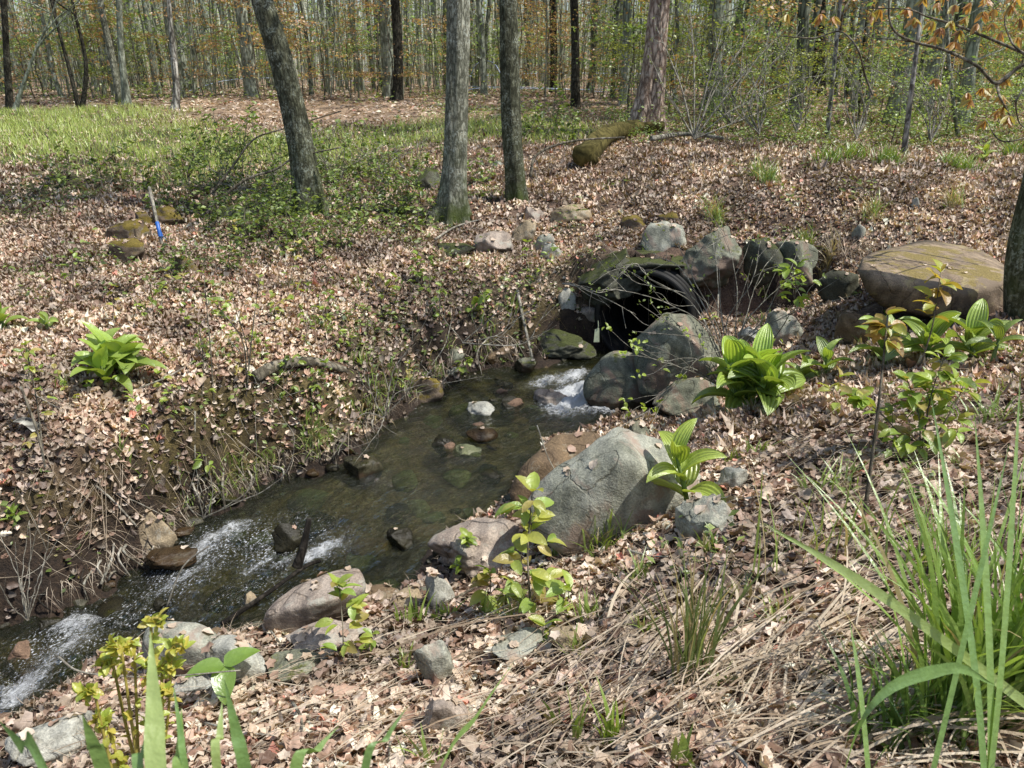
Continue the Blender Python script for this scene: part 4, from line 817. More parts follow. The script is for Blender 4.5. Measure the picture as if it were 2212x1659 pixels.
def px_tree(pts, widths, label, m, name='maple_tree', total=11.0, seed=1, n=36, flare=.8, ridge=.07, crown=None, per=26, limbs=9, leaf=.09, spread=.4, d=None, group=None, cat='tree', kids=(3, 5), low=4.2, lean=.35):
    """pts: trunk axis in the photo from the foot up; widths in photo px"""
    P0 = G(*pts[0]) if d is None else atd(*pts[0], d)
    Q = [P0]
    for (u, v) in pts[1:]:
        r_ = ray(u, v); Q.append(CAM + r_ * (P0[1] / r_[1]))
    Q = np.array(Q); dep = [depth_of(q) for q in Q]; rr = np.array([w_ * K / F * dd / 2 for w_, dd in zip(widths, dep)])
    d_ = Q[-1] - Q[-2]; d_ /= np.linalg.norm(d_); z = Q[-1]; ext = []; re = []
    rem = total - np.linalg.norm(Q[-1] - Q[0]); g = np.random.default_rng(seed)
    for i in range(6):
        d_ = d_ + np.array([g.normal(0, .04), g.normal(0, .04), .06 * lean]); d_ /= np.linalg.norm(d_); z = z + d_ * rem / 6; ext.append(z); re.append(rr[-1] * (1 - (i + 1) / 6.6))
    foot = Q[0] - (Q[1] - Q[0]) / np.linalg.norm(Q[1] - Q[0]) * .12
    A_ = np.vstack([foot, Q, ext]); Ra = np.concatenate([[rr[0]], rr, re]); m_ = 150
    P = spline(A_, m_); rad = np.interp(np.linspace(0, len(A_) - 1, m_), np.arange(len(A_)), Ra)
    root = empty(name, P0, label, cat, group); b = MB(); b.add(*trunk_geo(P - P0, rad, n, ridge, flare, seed)); tk = b.build('trunk', m, root)
    if crown is not None:
        tips = []
        s = np.concatenate([[0], np.cumsum(np.linalg.norm(np.diff(P, axis=0), axis=1))])
        for i in range(limbs):
            h = low + (total - low - .3) * i / limbs; k = min(np.searchsorted(s, h), m_ - 2); a = g.uniform(0, 6.28)
            wb = MB(); grow(wb, P[k] - P0, [math.cos(a), math.sin(a), .55], g.uniform(1.6, 3.0) * (1 - .4 * i / limbs), rad[k] * .45 + .01, 1 if limbs < 7 else 2, tips, g, kids=kids); wb.build('limb', m, root)
        lb = MB(); crown_leaves(lb, tips, per, spread, leaf, crown, g); lb.build('crown', M_FOREST, root)
    return root
px_tree([(672, 462), (648, 300), (607, 130), (566, 0)], [60, 54, 50, 47], 'thick dark maple trunk leaning to the left over the far bank', M_BARK, seed=11, total=10, crown=GREENS, per=5)
px_tree([(976, 468), (984, 300), (988, 0)], [60, 52, 49], 'thick upright maple trunk with one pale side at the centre of the far bank', M_BARK_LIGHT, seed=22, total=11, crown=GREENS, flare=1.1, per=5)
px_tree([(1114, 430), (1104, 250), (1098, 0)], [38, 38, 38], 'slimmer upright maple trunk just right of the thick central trunk', M_BARK, seed=33, total=10, crown=GREENS, per=5, limbs=7)
px_tree([(1396, 292), (1408, 180), (1425, 0)], [78, 56, 46], 'red-brown shaggy barked tree with flared roots behind the leafy rise', M_BARK_SHAG, 'old_tree', seed=44, total=13, flare=.6, ridge=.16, crown=OLIVE, per=5)
px_tree([(858, 215), (860, 120), (853, 0)], [24, 21, 20], 'dark straight trunk at the far end of the clearing', M_BARK_DARK, seed=55, total=14, crown=GREENS, per=5, n=20)
px_tree([(1242, 235), (1243, 120), (1240, 0)], [20, 18, 17], 'dark narrow trunk in low greenery between the upright trunks and the shaggy tree', M_BARK_DARK, seed=56, total=13, crown=GREENS, per=5, n=20)
px_tree([(378, 236), (381, 190), (372, 90), (364, 0)], [16, 14, 12, 10], 'white-barked birch with a dark knot behind the sunny grass', M_BIRCH, 'birch_tree', seed=57, total=12, crown=ORANGES, per=14, n=20)
px_tree([(262, 222), (243, 130), (226, 55), (216, 0)], [17, 14, 13, 12], 'mottled birch leaning left at the back of the meadow', M_BARK_LIGHT, 'birch_tree', seed=58, total=12, crown=GREENS, per=5, n=20)
px_tree([(275, 225), (262, 110), (256, 0)], [16, 13, 12], 'grey trunk right beside the leaning mottled birch', M_BARK_FAR, 'forest_tree', seed=59, total=12, crown=GREENS, per=5, n=18)
px_tree([(1786, 300), (1800, 160), (1815, 0)], [11, 9, 8], 'thin pale birch stem leaning right in front of the dark double trunks', M_BIRCH, 'birch_tree', seed=60, total=8, crown=GREENS, limbs=5, n=14, flare=.2, low=3.4)
px_tree([(1952, 330), (1966, 220), (1982, 90), (1992, 0)], [12, 11, 9, 8], 'pale spotted young birch rising from the grass tufts on the right', M_BIRCH, 'birch_tree', seed=61, total=8, crown=GREENS, limbs=5, n=14, flare=.2, low=3.4)
px_tree([(1862, 245), (1872, 100), (1880, 0)], [9, 8, 8], 'slim pale stem between the two dark trunks on the right', M_BARK_LIGHT, 'birch_tree', seed=62, total=9, crown=GREENS, limbs=5, n=12, flare=.2, low=3.6)
px_tree([(1768, 210), (1770, 100), (1772, 0)], [28, 25, 24], 'broad dark trunk behind the thin pale birch stem', M_BARK_DARK, seed=63, total=13, crown=GREENS, per=5, n=20)
px_tree([(1852, 240), (1866, 120), (1880, 0)], [22, 19, 17], 'dark trunk leaning slightly right behind the hooked bare branch', M_BARK_DARK, seed=64, total=13, crown=GREENS, per=5, n=20)
px_tree([(1960, 225), (1975, 110), (1985, 0)], [22, 20, 18], 'dark trunk just behind the pale spotted young birch', M_BARK_DARK, seed=65, total=13, crown=GREENS, per=5, n=20)
px_tree([(2070, 300), (2050, 140), (2045, 0)], [9, 8, 7], 'thin grey stem under the orange-leaved branch', M_BARK_LIGHT, 'birch_tree', seed=66, total=7, crown=GREENS, limbs=5, n=12, flare=.2, low=3.4)
px_tree([(1335, 180), (1333, 90), (1330, 0)], [22, 20, 19], 'dark trunk far back left of the shaggy tree', M_BARK_DARK, seed=67, total=14, crown=GREENS, per=5, n=18)
px_tree([(1195, 200), (1196, 90), (1194, 0)], [17, 15, 14], 'far dark trunk right of the slimmer upright maple', M_BARK_DARK, seed=68, total=14, crown=GREENS, per=5, n=16)
px_tree([(32, 240), (48, 190), (66, 140)], [11, 8, 6], 'low forked grey stem leaning right at the left edge of the meadow', M_BARK_FAR, 'forest_tree', seed=69, total=4, n=12, limbs=5, crown=ORANGES, low=1.6, per=6)
px_tree([(22, 238), (14, 120), (8, 0)], [15, 13, 12], 'dark trunk at the left edge behind the meadow', M_BARK_DARK, 'forest_tree', seed=70, total=12, n=16, crown=GREENS, per=5)
px_tree([(172, 238), (150, 150), (128, 70)], [10, 8, 6], 'thin dark multi-stem tree leaning left behind the meadow', M_BARK_DARK, 'forest_tree', seed=71, total=6, n=12, crown=OLIVE, limbs=6, low=2.0, per=8)
px_tree([(178, 238), (186, 140), (165, 40)], [11, 8, 6], 'thin dark crooked tree next to the multi-stem tree', M_BARK_DARK, 'forest_tree', seed=72, total=7, n=12, crown=OLIVE, limbs=6, low=2.2, per=8)
edge = px_tree([(2218, 690), (2214, 560), (2240, 420), (2285, 200)], [84, 70, 66, 60], 'grey-green trunk cut by the right edge of the view behind the slab boulder', M_BARK, seed=81, total=9, n=44, flare=.3, crown=OLIVE, limbs=6, per=10, low=3.8)

# limbs of the edge tree that hang into the view with unfolding orange leaves
EL = Vector(edge.location); dE = 4.9
def pxline(pts, d, dj=0.0, n=None, seed=0):
    g = np.random.default_rng(seed); Q = [atd(u, v, d + (dj * g.normal() if dj else 0)) for u, v in pts]; return spline(np.array(Q), n or len(pts) * 7)
wb = MB(); LIMBS = [([(2330, 330), (2280, 150), (2240, 130), (2205, 112), (2080, 60), (2000, 35)], 10, dE), ([(2300, 330), (2255, 160), (2210, 140), (2154, 180), (2110, 142), (2040, 108), (1980, 92), (1935, 70), (1920, 30), (1925, -40)], 9, dE - .1),
    ([(2154, 180), (2160, 210), (2185, 255)], 7, dE - .1), ([(2212, 190), (2195, 220), (2200, 260), (2212, 275)], 5, dE - .2), ([(1815, 68), (1822, 24), (1850, -20)], 6, dE + .3), ([(2154, 180), (2205, 140)], 8, dE),
    ([(1885, 205), (1868, 160), (1852, 105), (1815, 68), (1760, 82), (1690, 78)], 5, dE + .3), ([(2110, 142), (2050, 160), (2035, 165)], 3, dE), ([(2060, 150), (2080, 165), (2110, 160)], 3, dE),
    ([(1980, 92), (1930, 85), (1880, 80), (1850, 55)], 3, dE), ([(2000, 35), (1960, 20), (1880, 18)], 4, dE), ([(2240, 290), (2165, 305), (2130, 260)], 4, dE - .3), ([(2205, 112), (2185, 90), (2170, 40), (2190, 0)], 5, dE)]
for pts, w_, d_ in LIMBS:
    wb = MB(); P = pxline(pts, d_, .06, seed=len(pts)); rr = w_ * K / F * d_ / 2; V, Fs = tube(P - np.array(EL), np.linspace(rr, rr * .45, len(P)), 8); wb.add(V, Fs); wb.build('branch', M_TWIG, edge)
ob = MB(); cl = [(1805, 45), (1770, 40), (1880, 38), (1900, 30), (1960, 25), (2020, 90), (2030, 70), (2060, 100), (2020, 180), (2140, 200), (2120, 200), (2170, 180), (2165, 215), (2100, 225), (2150, 250), (2180, 260), (2130, 270), (2110, 60), (2150, 30), (2060, 20), (2100, 15), (2180, 20), (2200, 50), (2160, 80), (2090, 45),
                 (2020, 15), (2130, 5), (2200, 90), (2010, 55), (1975, 50), (2075, 75), (1700, 40), (2060, 55), (2120, 35), (2145, 60), (2185, 0), (2040, 0), (2000, 5), (2170, 240), (2085, 210)]
g = np.random.default_rng(4)
for (u, v) in cl:
    c0 = atd(u + g.normal(0, 4), v - 10, dE + g.normal(0, .12)) - np.array(EL); n = 10
    dirs = np.stack([g.normal(0, .6, n), g.normal(0, .6, n), -np.ones(n)], 1); dirs /= np.linalg.norm(dirs, axis=1, keepdims=True)
    zz = np.cross(dirs, g.normal(size=(n, 3))); zz /= np.linalg.norm(zz, axis=1, keepdims=True); yy = np.cross(zz, dirs)
    ob.add(*scatter(strip_leaf(6, .34, .35, .12), np.tile(c0, (n, 1)), np.stack([dirs, yy, zz], 2), g.uniform(.045, .085, n), np.array(ORANGES)[g.integers(0, 4, n)] * g.uniform(.8, 1.2, (n, 1)) * np.array([1.0, .95, .7])))
ob.build('young_leaves', M_LEAF, edge)

# ---- woodland trees: prototypes, then copies
def proto_tree(name, label, group, h, r, m, cols, seed, limbs=8, per=4, leaf=.14, low=.35, spread=.6):
    g = np.random.default_rng(seed); root = empty(name, (0, 0, 0), label, 'tree', group); k = 14; t = np.linspace(0, 1, k)
    P = np.stack([np.cumsum(g.normal(0, .05, k)) * 1.2, np.cumsum(g.normal(0, .05, k)) * 1.2, t * h - .1], 1); P[:, :2] -= P[0, :2]; P = spline(P, 36); tt = np.linspace(0, 1, 36)
    b = MB(); b.add(*trunk_geo(P, r * (1 - .8 * tt), 12, .05, .5, seed)); wb, tips = b, []
    for i in range(limbs):
        q = int((low + (.95 - low) * i / limbs) * 35); a = g.uniform(0, 6.28); grow(wb, P[q], [math.cos(a), math.sin(a), .5], h * g.uniform(.12, .22), r * .35, 1, tips, g, kids=(3, 5), n=5, sides=4)
    for i in range(5):
        q = int(g.uniform(.06, low) * 35); a = g.uniform(0, 6.28); grow(wb, P[q], [math.cos(a), math.sin(a), .3], g.uniform(.6, 1.8), r * .14, 1, tips, g, kids=(1, 3), n=5, sides=3)
    b.build('trunk', m, root)
    lb = MB(); crown_leaves(lb, tips, per, spread, leaf, cols, g); lb.build('crown', M_FOREST, root); return root
GL = 'trees of the wood behind the clearing'
protos = [proto_tree('forest_tree', 'tall grey trunk of the wood with fresh green leaves', GL, 15, .12, M_BARK_FAR, GREENS, 1), proto_tree('forest_tree', 'tall grey trunk of the wood with fresh green leaves', GL, 17, .16, M_BARK_FAR, GREENS, 2),
          proto_tree('forest_tree', 'tall grey trunk of the wood with fresh green leaves', GL, 13, .075, M_BARK_FAR, GREENS, 3), proto_tree('forest_tree', 'tall dark trunk of the wood with olive leaves', GL, 16, .13, M_BARK_FARD, OLIVE, 4),
          proto_tree('forest_tree', 'tall dark trunk of the wood with olive leaves', GL, 12, .07, M_BARK_FARD, OLIVE, 5), proto_tree('forest_tree', 'slender trunk of the wood with orange-tinged young leaves', GL, 10, .055, M_BARK_FAR, ORANGES, 6, leaf=.12)]
GS = 'leafy saplings under the trees of the wood'
def proto_sapling(label, cols, seed, h=3.6, leaf=.075, per=16, lay=.12):
    g = np.random.default_rng(seed); root = empty('forest_sapling', (0, 0, 0), label, 'sapling', GS); k = 10; t = np.linspace(0, 1, k)
    P = np.stack([np.cumsum(g.normal(0, .04, k)), np.cumsum(g.normal(0, .04, k)), t * h - .05], 1); P = spline(P, 20); b = MB(); b.add(*tube(P, .022 * (1 - .8 * np.linspace(0, 1, 20)), 6)); tips = []
    for i in range(13):
        q = g.integers(4, 19); a = g.uniform(0, 6.28); grow(b, P[q], [math.cos(a), math.sin(a), .15], g.uniform(.6, 1.3), .008, 1, tips, g, up=.1, kids=(2, 4), n=5, sides=3)
    b.build('stem', M_TWIG, root); lb = MB(); crown_leaves(lb, tips, per, .2, leaf, cols, g, flat=lay); lb.build('foliage', M_LEAF, root); return root
sap = [proto_sapling('slender green-leaved sapling under the wood', GREENS, 1), proto_sapling('slender green-leaved sapling under the wood', GREENS, 2, 2.6), proto_sapling('slender orange-leaved young sapling under the wood', ORANGES, 3, 4.2),
       proto_sapling('slender orange-leaved young sapling under the wood', ORANGES, 4, 3.2), proto_sapling('slender yellow-green sapling under the wood', [(.42, .46, .10), (.36, .42, .09)], 5, 3.0)]
def put(proto, used, x, y, s, rz, tilt=0.0):
    o = proto if proto.name not in used else copy_tree(proto); used.add(proto.name)
    o.location = (x, y, float(H(x, y)) - .03); o.rotation_euler = (rng.normal(0, .03) + 0, rng.normal(0, .03) + tilt, rz); o.scale = (s, s, s); return o
used = set(); placed = []; n = 0; g = np.random.default_rng(77)
while n < 290:
    y = 19 + 42 * g.random() ** 1.15; x = g.uniform(-1, 1) * (0.72 * y + 2)
    if x > 2.5 and g.random() < .3: y = g.uniform(14.5, 24); x = g.uniform(4, .72 * y + 2)
    if x < -1 and y < 23: continue
    if -3 < x < 2.5 and y < 25: continue
    if any((x - a) ** 2 + (y - b) ** 2 < (.55 if y > 25 else 1.3) for a, b in placed): continue
    placed.append((x, y)); put(protos[g.choice(6, p=[.20, .10, .32, .10, .19, .09])], used, x, y, g.uniform(.85, 1.15), g.uniform(0, 6.28), g.normal(0, .02)); n += 1
n = 0
SPOT = [(-13.5, 23.2, 3), (-10.4, 22.9, 3), (-7.6, 24.2, 2), (-6.0, 23.6, 2), (-2.2, 24.2, 3), (0.2, 26, 2), (1.6, 24.6, 3), (3.9, 16.2, 3), (2.9, 18.5, 3), (-4.6, 23.3, 0), (-12, 24, 1), (10.8, 17, 3), (-11.5, 22.5, 2), (-8.6, 22.8, 2), (-6.8, 22, 2), (-5.2, 22.5, 3), (-9.6, 24, 3), (-3.2, 22, 3), (-4.0, 24.5, 2), (1.0, 25, 2), (2.0, 23.5, 3), (3.2, 17, 4), (2.4, 16.5, 0), (6.2, 14.5, 2), (4.7, 15.5, 3), (9.5, 15.5, 2)]
for (x, y, k) in SPOT: put(sap[k], used, x, y, g.uniform(.85, 1.1), g.uniform(0, 6.28))
while n < 105:
    y = 15 + 26 * g.random(); x = g.uniform(-1, 1) * (.72 * y + 1)
    if x < 2.2 and y < 22.5: continue
    if x > 2.2 and y < 22 and g.random() < .1: continue
    put(sap[g.choice(5, p=[.34, .26, .12, .10, .18])], used, x, y, g.uniform(.6, 1.1), g.uniform(0, 6.28)); n += 1
for x, y in [(4.5, 12.5), (5.6, 11.8), (6.8, 12.6), (8, 13), (7.4, 11.5), (5.0, 13.7), (9.0, 12.4), (6.2, 13.4), (8.6, 14.4), (3.6, 13.6)]: put(sap[g.choice([0, 1, 1, 4])], used, x, y, g.uniform(.4, .62), g.uniform(0, 6.28))

# ---- the far wood, one mass beyond the trees one can tell apart
mb = MB(); g = np.random.default_rng(9); tb = MB()
for i in range(1500):
    y = g.uniform(60, 125); x = g.uniform(-1, 1) * (.78 * y + 10); z = float(H(x, y)); h = g.uniform(10, 17); r = g.uniform(.06, .2)
    tb.add(*tube([(x, y, z - .3), (x + g.normal(0, .2), y, z + h * .5), (x + g.normal(0, .5), y, z + h)], [r, r * .7, r * .2], 5), C=g.uniform(.8, 1.3) * np.array([.62, .63, .52]))  # trunks coloured paler to paint in the distance haze
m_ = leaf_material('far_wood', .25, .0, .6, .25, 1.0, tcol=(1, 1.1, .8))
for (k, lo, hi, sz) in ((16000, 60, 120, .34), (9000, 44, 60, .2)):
    y = g.uniform(lo, hi, k); x = g.uniform(-1, 1, k) * (.78 * y + 10); z = 1.6 + 14 * g.random(k) ** 1.3; pal = np.array(GREENS * 3 + OLIVE + [ORANGES[1]]) * 1.4  # leaf colours lightened too, as part of the painted haze
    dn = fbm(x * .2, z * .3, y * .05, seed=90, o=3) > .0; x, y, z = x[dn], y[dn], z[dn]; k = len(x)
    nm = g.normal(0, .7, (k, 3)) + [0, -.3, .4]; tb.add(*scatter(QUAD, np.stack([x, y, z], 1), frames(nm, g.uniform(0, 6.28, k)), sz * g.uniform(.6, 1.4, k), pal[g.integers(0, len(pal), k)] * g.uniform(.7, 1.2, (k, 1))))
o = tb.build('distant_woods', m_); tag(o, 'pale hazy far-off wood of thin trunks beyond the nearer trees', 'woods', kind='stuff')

g = np.random.default_rng(19); tb = MB()
for i in range(2300):
    y = g.uniform(23, 62); x = g.uniform(-1, 1) * (.74 * y + 3); z = float(H(x, y)); h = g.uniform(2, 9); r = g.uniform(.008, .03); lx, ly = g.normal(0, .12, 2) * h; c_ = g.uniform(.5, 1.3) * np.array([.40, .42, .33])
    tb.add(*tube([(x, y, z - .1), (x + lx * .4, y + ly * .4, z + h * .5), (x + lx, y + ly, z + h)], [r, r * .7, r * .3], 3), C=c_)
    if i % 2:
        for q in range(3): t_ = g.uniform(.3, .9); p0 = np.array([x + lx * t_ * .9, y + ly * t_ * .9, z + h * t_]); tb.add(*tube([p0, p0 + [g.normal(0, .6), g.normal(0, .6), g.uniform(.2, .8)]], [r * .5, r * .2], 3), C=c_)
o = tb.build('thicket', m_); tag(o, 'countless thin bare stems and twigs filling the wood between its trees', 'thicket', kind='stuff')
# ---- undergrowth on the right and along the wood's edge
mb = MB(); g = np.random.default_rng(12)
for (k, x0, x1, y0, y1, hh, sz) in ((16000, 3.0, 15, 10.6, 18, 1.0, .055), (9000, 1.8, 5, 11.5, 17, .6, .05), (9000, -2, 3, 13.5, 19, .35, .05), (6000, -22, 0, 21, 27, .6, .09), (7000, 0, 20, 18, 30, 1.0, .09)):
    x = g.uniform(x0, x1, k); y = g.uniform(y0, y1, k); dn = fbm(x * .8, y * .8, seed=33, o=3) > g.uniform(-.5, .6, k); x, y = x[dn], y[dn]; k = len(x)
    top = hh * (.3 + .65 * sstep(-.6, .8, fbm(x * 1.3, y * 1.3, seed=34, o=3))); z = H(x, y) + top * g.random(k); nm = g.normal(0, .5, (k, 3)); nm[:, 2] = np.abs(nm[:, 2]) + .6
    mb.add(*scatter(QUAD, np.stack([x, y, z], 1), frames(nm, g.uniform(0, 6.28, k)), sz * g.uniform(.5, 1.4, k), np.array(GREENS)[g.integers(0, 4, k)] * g.uniform(.6, 1.1, (k, 1))))
o = mb.build('undergrowth', M_LEAF, smooth=False); tag(o, 'low leafy green undergrowth along the edge of the wood', 'undergrowth', kind='stuff')
# ------------------------------------------------------------------ broad-leaved plants
def arc_leaf(base, az, el0, droop, length, width, col, pleats=0, nl=12, nw=12, cup=.25, twist=0.0, pt=0.75, amp=.012):
    s = np.linspace(0, 1, nl + 1); el = R(el0) - R(droop) * s ** 1.3; d = np.stack([np.cos(el) * math.cos(az), np.cos(el) * math.sin(az), np.sin(el)], 1)
    P = base + np.concatenate([[[0, 0, 0]], np.cumsum((d[:-1] + d[1:]) / 2, 0) * length / nl]); sd = np.array([-math.sin(az), math.cos(az), 0.0]); nr = np.cross(d, sd) * -1
    nr = -nr if (nr[:, 2].mean() < 0) else nr
    tw = twist * s; sdv = sd[None] * np.cos(tw)[:, None] + nr * np.sin(tw)[:, None]; nv = nr * np.cos(tw)[:, None] - sd[None] * np.sin(tw)[:, None]
    w_ = np.sin(math.pi * np.clip(s ** pt, 0, 1)) ** .75 * width / 2; w_[0] = .06 * width; w_[-1] = 0.001
    q = np.linspace(-1, 1, nw + 1); 
    V = P[:, None] + sdv[:, None] * (w_[:, None] * q)[..., None] + nv[:, None] * ((cup * np.abs(q)[None] ** 1.5) * w_[:, None] + (amp * np.cos(q * math.pi * pleats)[None] * (w_ / (width / 2))[:, None] if pleats else 0))[..., None]
    C = np.tile(np.asarray(col, float), ((nl + 1) * (nw + 1), 1)).reshape(nl + 1, nw + 1, 3)
    if pleats: C = C * (0.86 + .2 * np.cos(q * math.pi * pleats))[None, :, None]
    i = np.arange(nl)[:, None] * (nw + 1); j = np.arange(nw)[None]; Fq = np.stack([i + j, i + j + 1, i + nw + 2 + j, i + nw + 1 + j], -1).reshape(-1, 4)
    return V.reshape(-1, 3), [Fq], C.reshape(-1, 3)
def size_at(px, P): return px * K / F * depth_of(P)
HCOL = np.array([.34, .46, .09]); HBR = np.array([.48, .60, .11])
M_STEM = plain('green_stem', (0.14, 0.2, 0.05), 0.6)
def pleated(u, v, hpx, nleaf, lpx, wpx, label, stems=1, col=HCOL, spread=0, seed=0, name='pleated_leaf_plant', group=None, low=.2, smooth_leaf=False):
    P = G(u, v); g = np.random.default_rng(seed); hgt = size_at(hpx, P); ln = size_at(lpx, P); wd = size_at(wpx, P); root = empty(name, P, label, 'plant', group)
    sb, lb = MB(), MB(); az = g.uniform(0, 6)
    for s in range(stems):
        o_ = np.array([g.normal(0, 1), g.normal(0, .6), 0]) * size_at(spread, P) if stems > 1 else np.zeros(3); h_ = hgt * g.uniform(.75, 1.05) if stems > 1 else hgt; lean = np.array([g.normal(0, .12), g.normal(0, .12), 1.0]) * h_ * .62
        o_[2] = float(H(P[0] + o_[0], P[1] + o_[1])) - P[2]; sb.add(*tube([o_ + [0, 0, -.02], o_ + lean * .5, o_ + lean], [.012, .010, .006], 8))
        for i in range(nleaf):
            t = i / (nleaf - 1); az += 2.4 + g.normal(0, .2); e0 = 38 + 42 * t + g.normal(0, 5); dr = 88 - 30 * t + g.normal(0, 14); l = ln * (1.05 - .25 * t) * g.uniform(.85, 1.1)
            lb.add(*arc_leaf(o_ + lean * (low + (1 - low) * t), az, e0, dr, l, wd * g.uniform(.8, 1.1) * (1 - .25 * t), col * g.uniform(.8, 1.2) * (.8 + .35 * t), 0 if smooth_leaf else 6, nw=6 if smooth_leaf else 24, cup=.35, twist=g.normal(0, .4), amp=.035 * wd))
    sb.build('stem', M_STEM, root); lb.build('leaves', M_BROAD, root); return root
pleated(1490, 1098, 190, 8, 125, 58, 'bright yellow-green pleated plant standing alone above the large grey boulder', col=HBR, seed=3)
pleated(1635, 880, 150, 9, 120, 62, 'big bushy clump of pleated green leaves right of the pool boulders', stems=4, col=HCOL * 1.25, spread=38, seed=4)
pleated(1785, 815, 75, 6, 70, 32, 'small pleated plant just right of the big bushy pleated clump', stems=1, col=HCOL * 1.15, seed=5)
pleated(1730, 830, 55, 5, 60, 26, 'low floppy pleated plant between the big clump and its small neighbour', col=HCOL, seed=15)
pleated(1985, 765, 100, 7, 105, 48, 'pleated plant with arching leaves under the front of the slab boulder', stems=3, col=HCOL * 1.1, spread=42, seed=6)
pleated(255, 805, 90, 8, 90, 46, 'round clump of broad smooth green leaves on the left bank', stems=4, col=HCOL * 1.1, spread=36, seed=7, smooth_leaf=True, name='broad_leaf_plant')
pleated(15, 715, 55, 7, 62, 28, 'broad-leaved plant cut by the left edge above the leafy bank', stems=1, col=HCOL, seed=8, smooth_leaf=True, name='broad_leaf_plant')
pleated(105, 715, 40, 5, 42, 18, 'small broad-leaved plant between the left edge and the round clump', col=HCOL, seed=9, smooth_leaf=True, name='broad_leaf_plant')
pleated(2124, 352, 42, 6, 36, 16, 'single bright pleated plant on the crest near the right edge', col=HBR, seed=10)
pleated(2140, 790, 95, 5, 80, 26, 'lanky arching plant with narrow leaves in front of the right-hand trunk', col=HCOL * .9, seed=11, low=.7)
pleated(30, 1130, 40, 7, 40, 16, 'low green leafy plant at the left edge above the stream', col=HCOL, seed=12, smooth_leaf=True, name='broad_leaf_plant')

# ------------------------------------------------------------------ leafy saplings and shrubs near the stream
YEL = [(.42, .52, .10), (.50, .52, .11), (.34, .48, .10), (.50, .42, .13)]; YG = [(.30, .42, .07), (.38, .48, .08), (.24, .34, .06)]; OG = [(.50, .38, .09), (.46, .30, .10), (.40, .42, .08)]
OVAL = arc_leaf(np.zeros(3), 0, 12, 40, 1.0, .56, (1, 1, 1), 0, 5, 4, .3)
OVT = (OVAL[0], OVAL[1])
def add_leaves(mb, P, D, size, cols, g, tm=OVT):
    n = len(P); nm = g.normal(0, .35, (n, 3)) + [0, 0, 1]; D = D / np.linalg.norm(D, axis=1, keepdims=True)
    y = np.cross(nm, D); y /= np.linalg.norm(y, axis=1, keepdims=True) + 1e-9; z = np.cross(D, y)
    mb.add(*scatter(tm, P, np.stack([D, y, z], 2), size * g.uniform(.65, 1.2, n), np.array(cols)[g.integers(0, len(cols), n)] * g.uniform(.8, 1.15, (n, 1))))
def sapling(stems, label, cols, leafpx, seed=0, name='sapling', wpx=5, d=None, group=None, top_only=0.15, dens=1.0, twigs=.25, matw=None, cat='sapling', side=1.0):
    """stems: photo polylines from the foot up; leaves along short twigs"""
    g = np.random.default_rng(seed); P0 = G(*stems[0][0]) if d is None else atd(*stems[0][0], d); root = empty(name, P0, label, cat, group); sb, lb = MB(), MB(); dep = depth_of(P0)
    lf = leafpx * K / F * dep; LP, LD = [], []
    for st in stems:
        Q = [P0 if i == 0 and st is stems[0] else atd(u, v, dep + g.normal(0, .03) * dep * .5) for i, (u, v) in enumerate(st)]
        if st is not stems[0]: Q[0] = G(*st[0]) if abs(depth_of(G(*st[0])) - dep) < .8 and d is None else Q[0]
        Q[0] = Q[0] - np.array([0, 0, .02]); P = spline(np.array(Q), 16); L_ = np.linalg.norm(P[-1] - P[0]); sb.add(*tube(P - P0, np.linspace(wpx, wpx * .4, 16) * K / F * dep / 2, 6))
        n = int(max(3, L_ / lf * 1.3 * dens))
        for k in range(n):
            t = top_only + (1 - top_only) * (k + .5) / n; q = P[min(int(t * 15), 15)]; a = g.uniform(0, 6.28); tw = twigs * L_ * (1 - .6 * t) * g.uniform(.4, 1) * side; e = q + np.array([math.cos(a) * tw, math.sin(a) * tw, tw * .5])
            sb.add(*tube(np.array([q, (q + e) / 2 + [0, 0, .1 * tw], e]) - P0, [wpx * .3 * K / F * dep / 2] * 2 + [wpx * .15 * K / F * dep / 2], 4))
            for f_ in (.5, 1.0, 1.0):
                b_ = a + g.normal(0, .9); LP.append(q + (e - q) * f_ - P0); LD.append([math.cos(b_), math.sin(b_), g.normal(-.1, .35)])
        LP += [P[-1] - P0] * 3; LD += [[math.cos(a), math.sin(a), .6] for a in g.uniform(0, 6.28, 3)]
    add_leaves(lb, np.array(LP), np.array(LD), lf, cols, g); sb.build('stem', matw or M_TWIG, root); lb.build('leaves', M_LEAF, root); return root
sapling([[(1150, 1340), (1140, 1200), (1150, 1062)]], 'central yellow-green sapling with oval leaves on the near bank', YEL, 47, 1, wpx=6, twigs=.28, dens=2.4)
sapling([[(1045, 1330), (1060, 1270), (1058, 1235)], [(1045, 1330), (1080, 1290), (1110, 1290)]], 'low yellow-leaved sprig left of the central sapling', YEL, 42, 2, wpx=4, dens=1.6)
sapling([[(1215, 1345), (1225, 1310), (1230, 1270)]], 'small yellow-green sprig right of the central sapling', YEL, 50, 3, wpx=4, dens=1.5)
sapling([[(1180, 1385), (1178, 1350)]], 'two-leaved sprig drooping over the stones below the central sapling', YEL, 42, 4, wpx=3)
sapling([[(1005, 1250), (1000, 1190), (1010, 1160)]], 'feathery pale green sprig on the broad pinkish rock', YG, 24, 5, wpx=3, dens=1.4)
sapling([[(742, 1450), (740, 1350), (732, 1262)]], 'lone yellow-leaved sapling in front of the long pinkish boulder', YEL, 40, 6, wpx=4, dens=1.6)
sapling([[(800, 1420), (803, 1370)]], 'tiny green sprig right of the lone yellow sapling', YG, 22, 7, wpx=3)
sapling([[(1985, 800), (2015, 700), (2032, 588)]], 'tall thin sapling with a golden tuft in front of the slab boulder', OG, 40, 8, wpx=4, top_only=.55, twigs=.15)
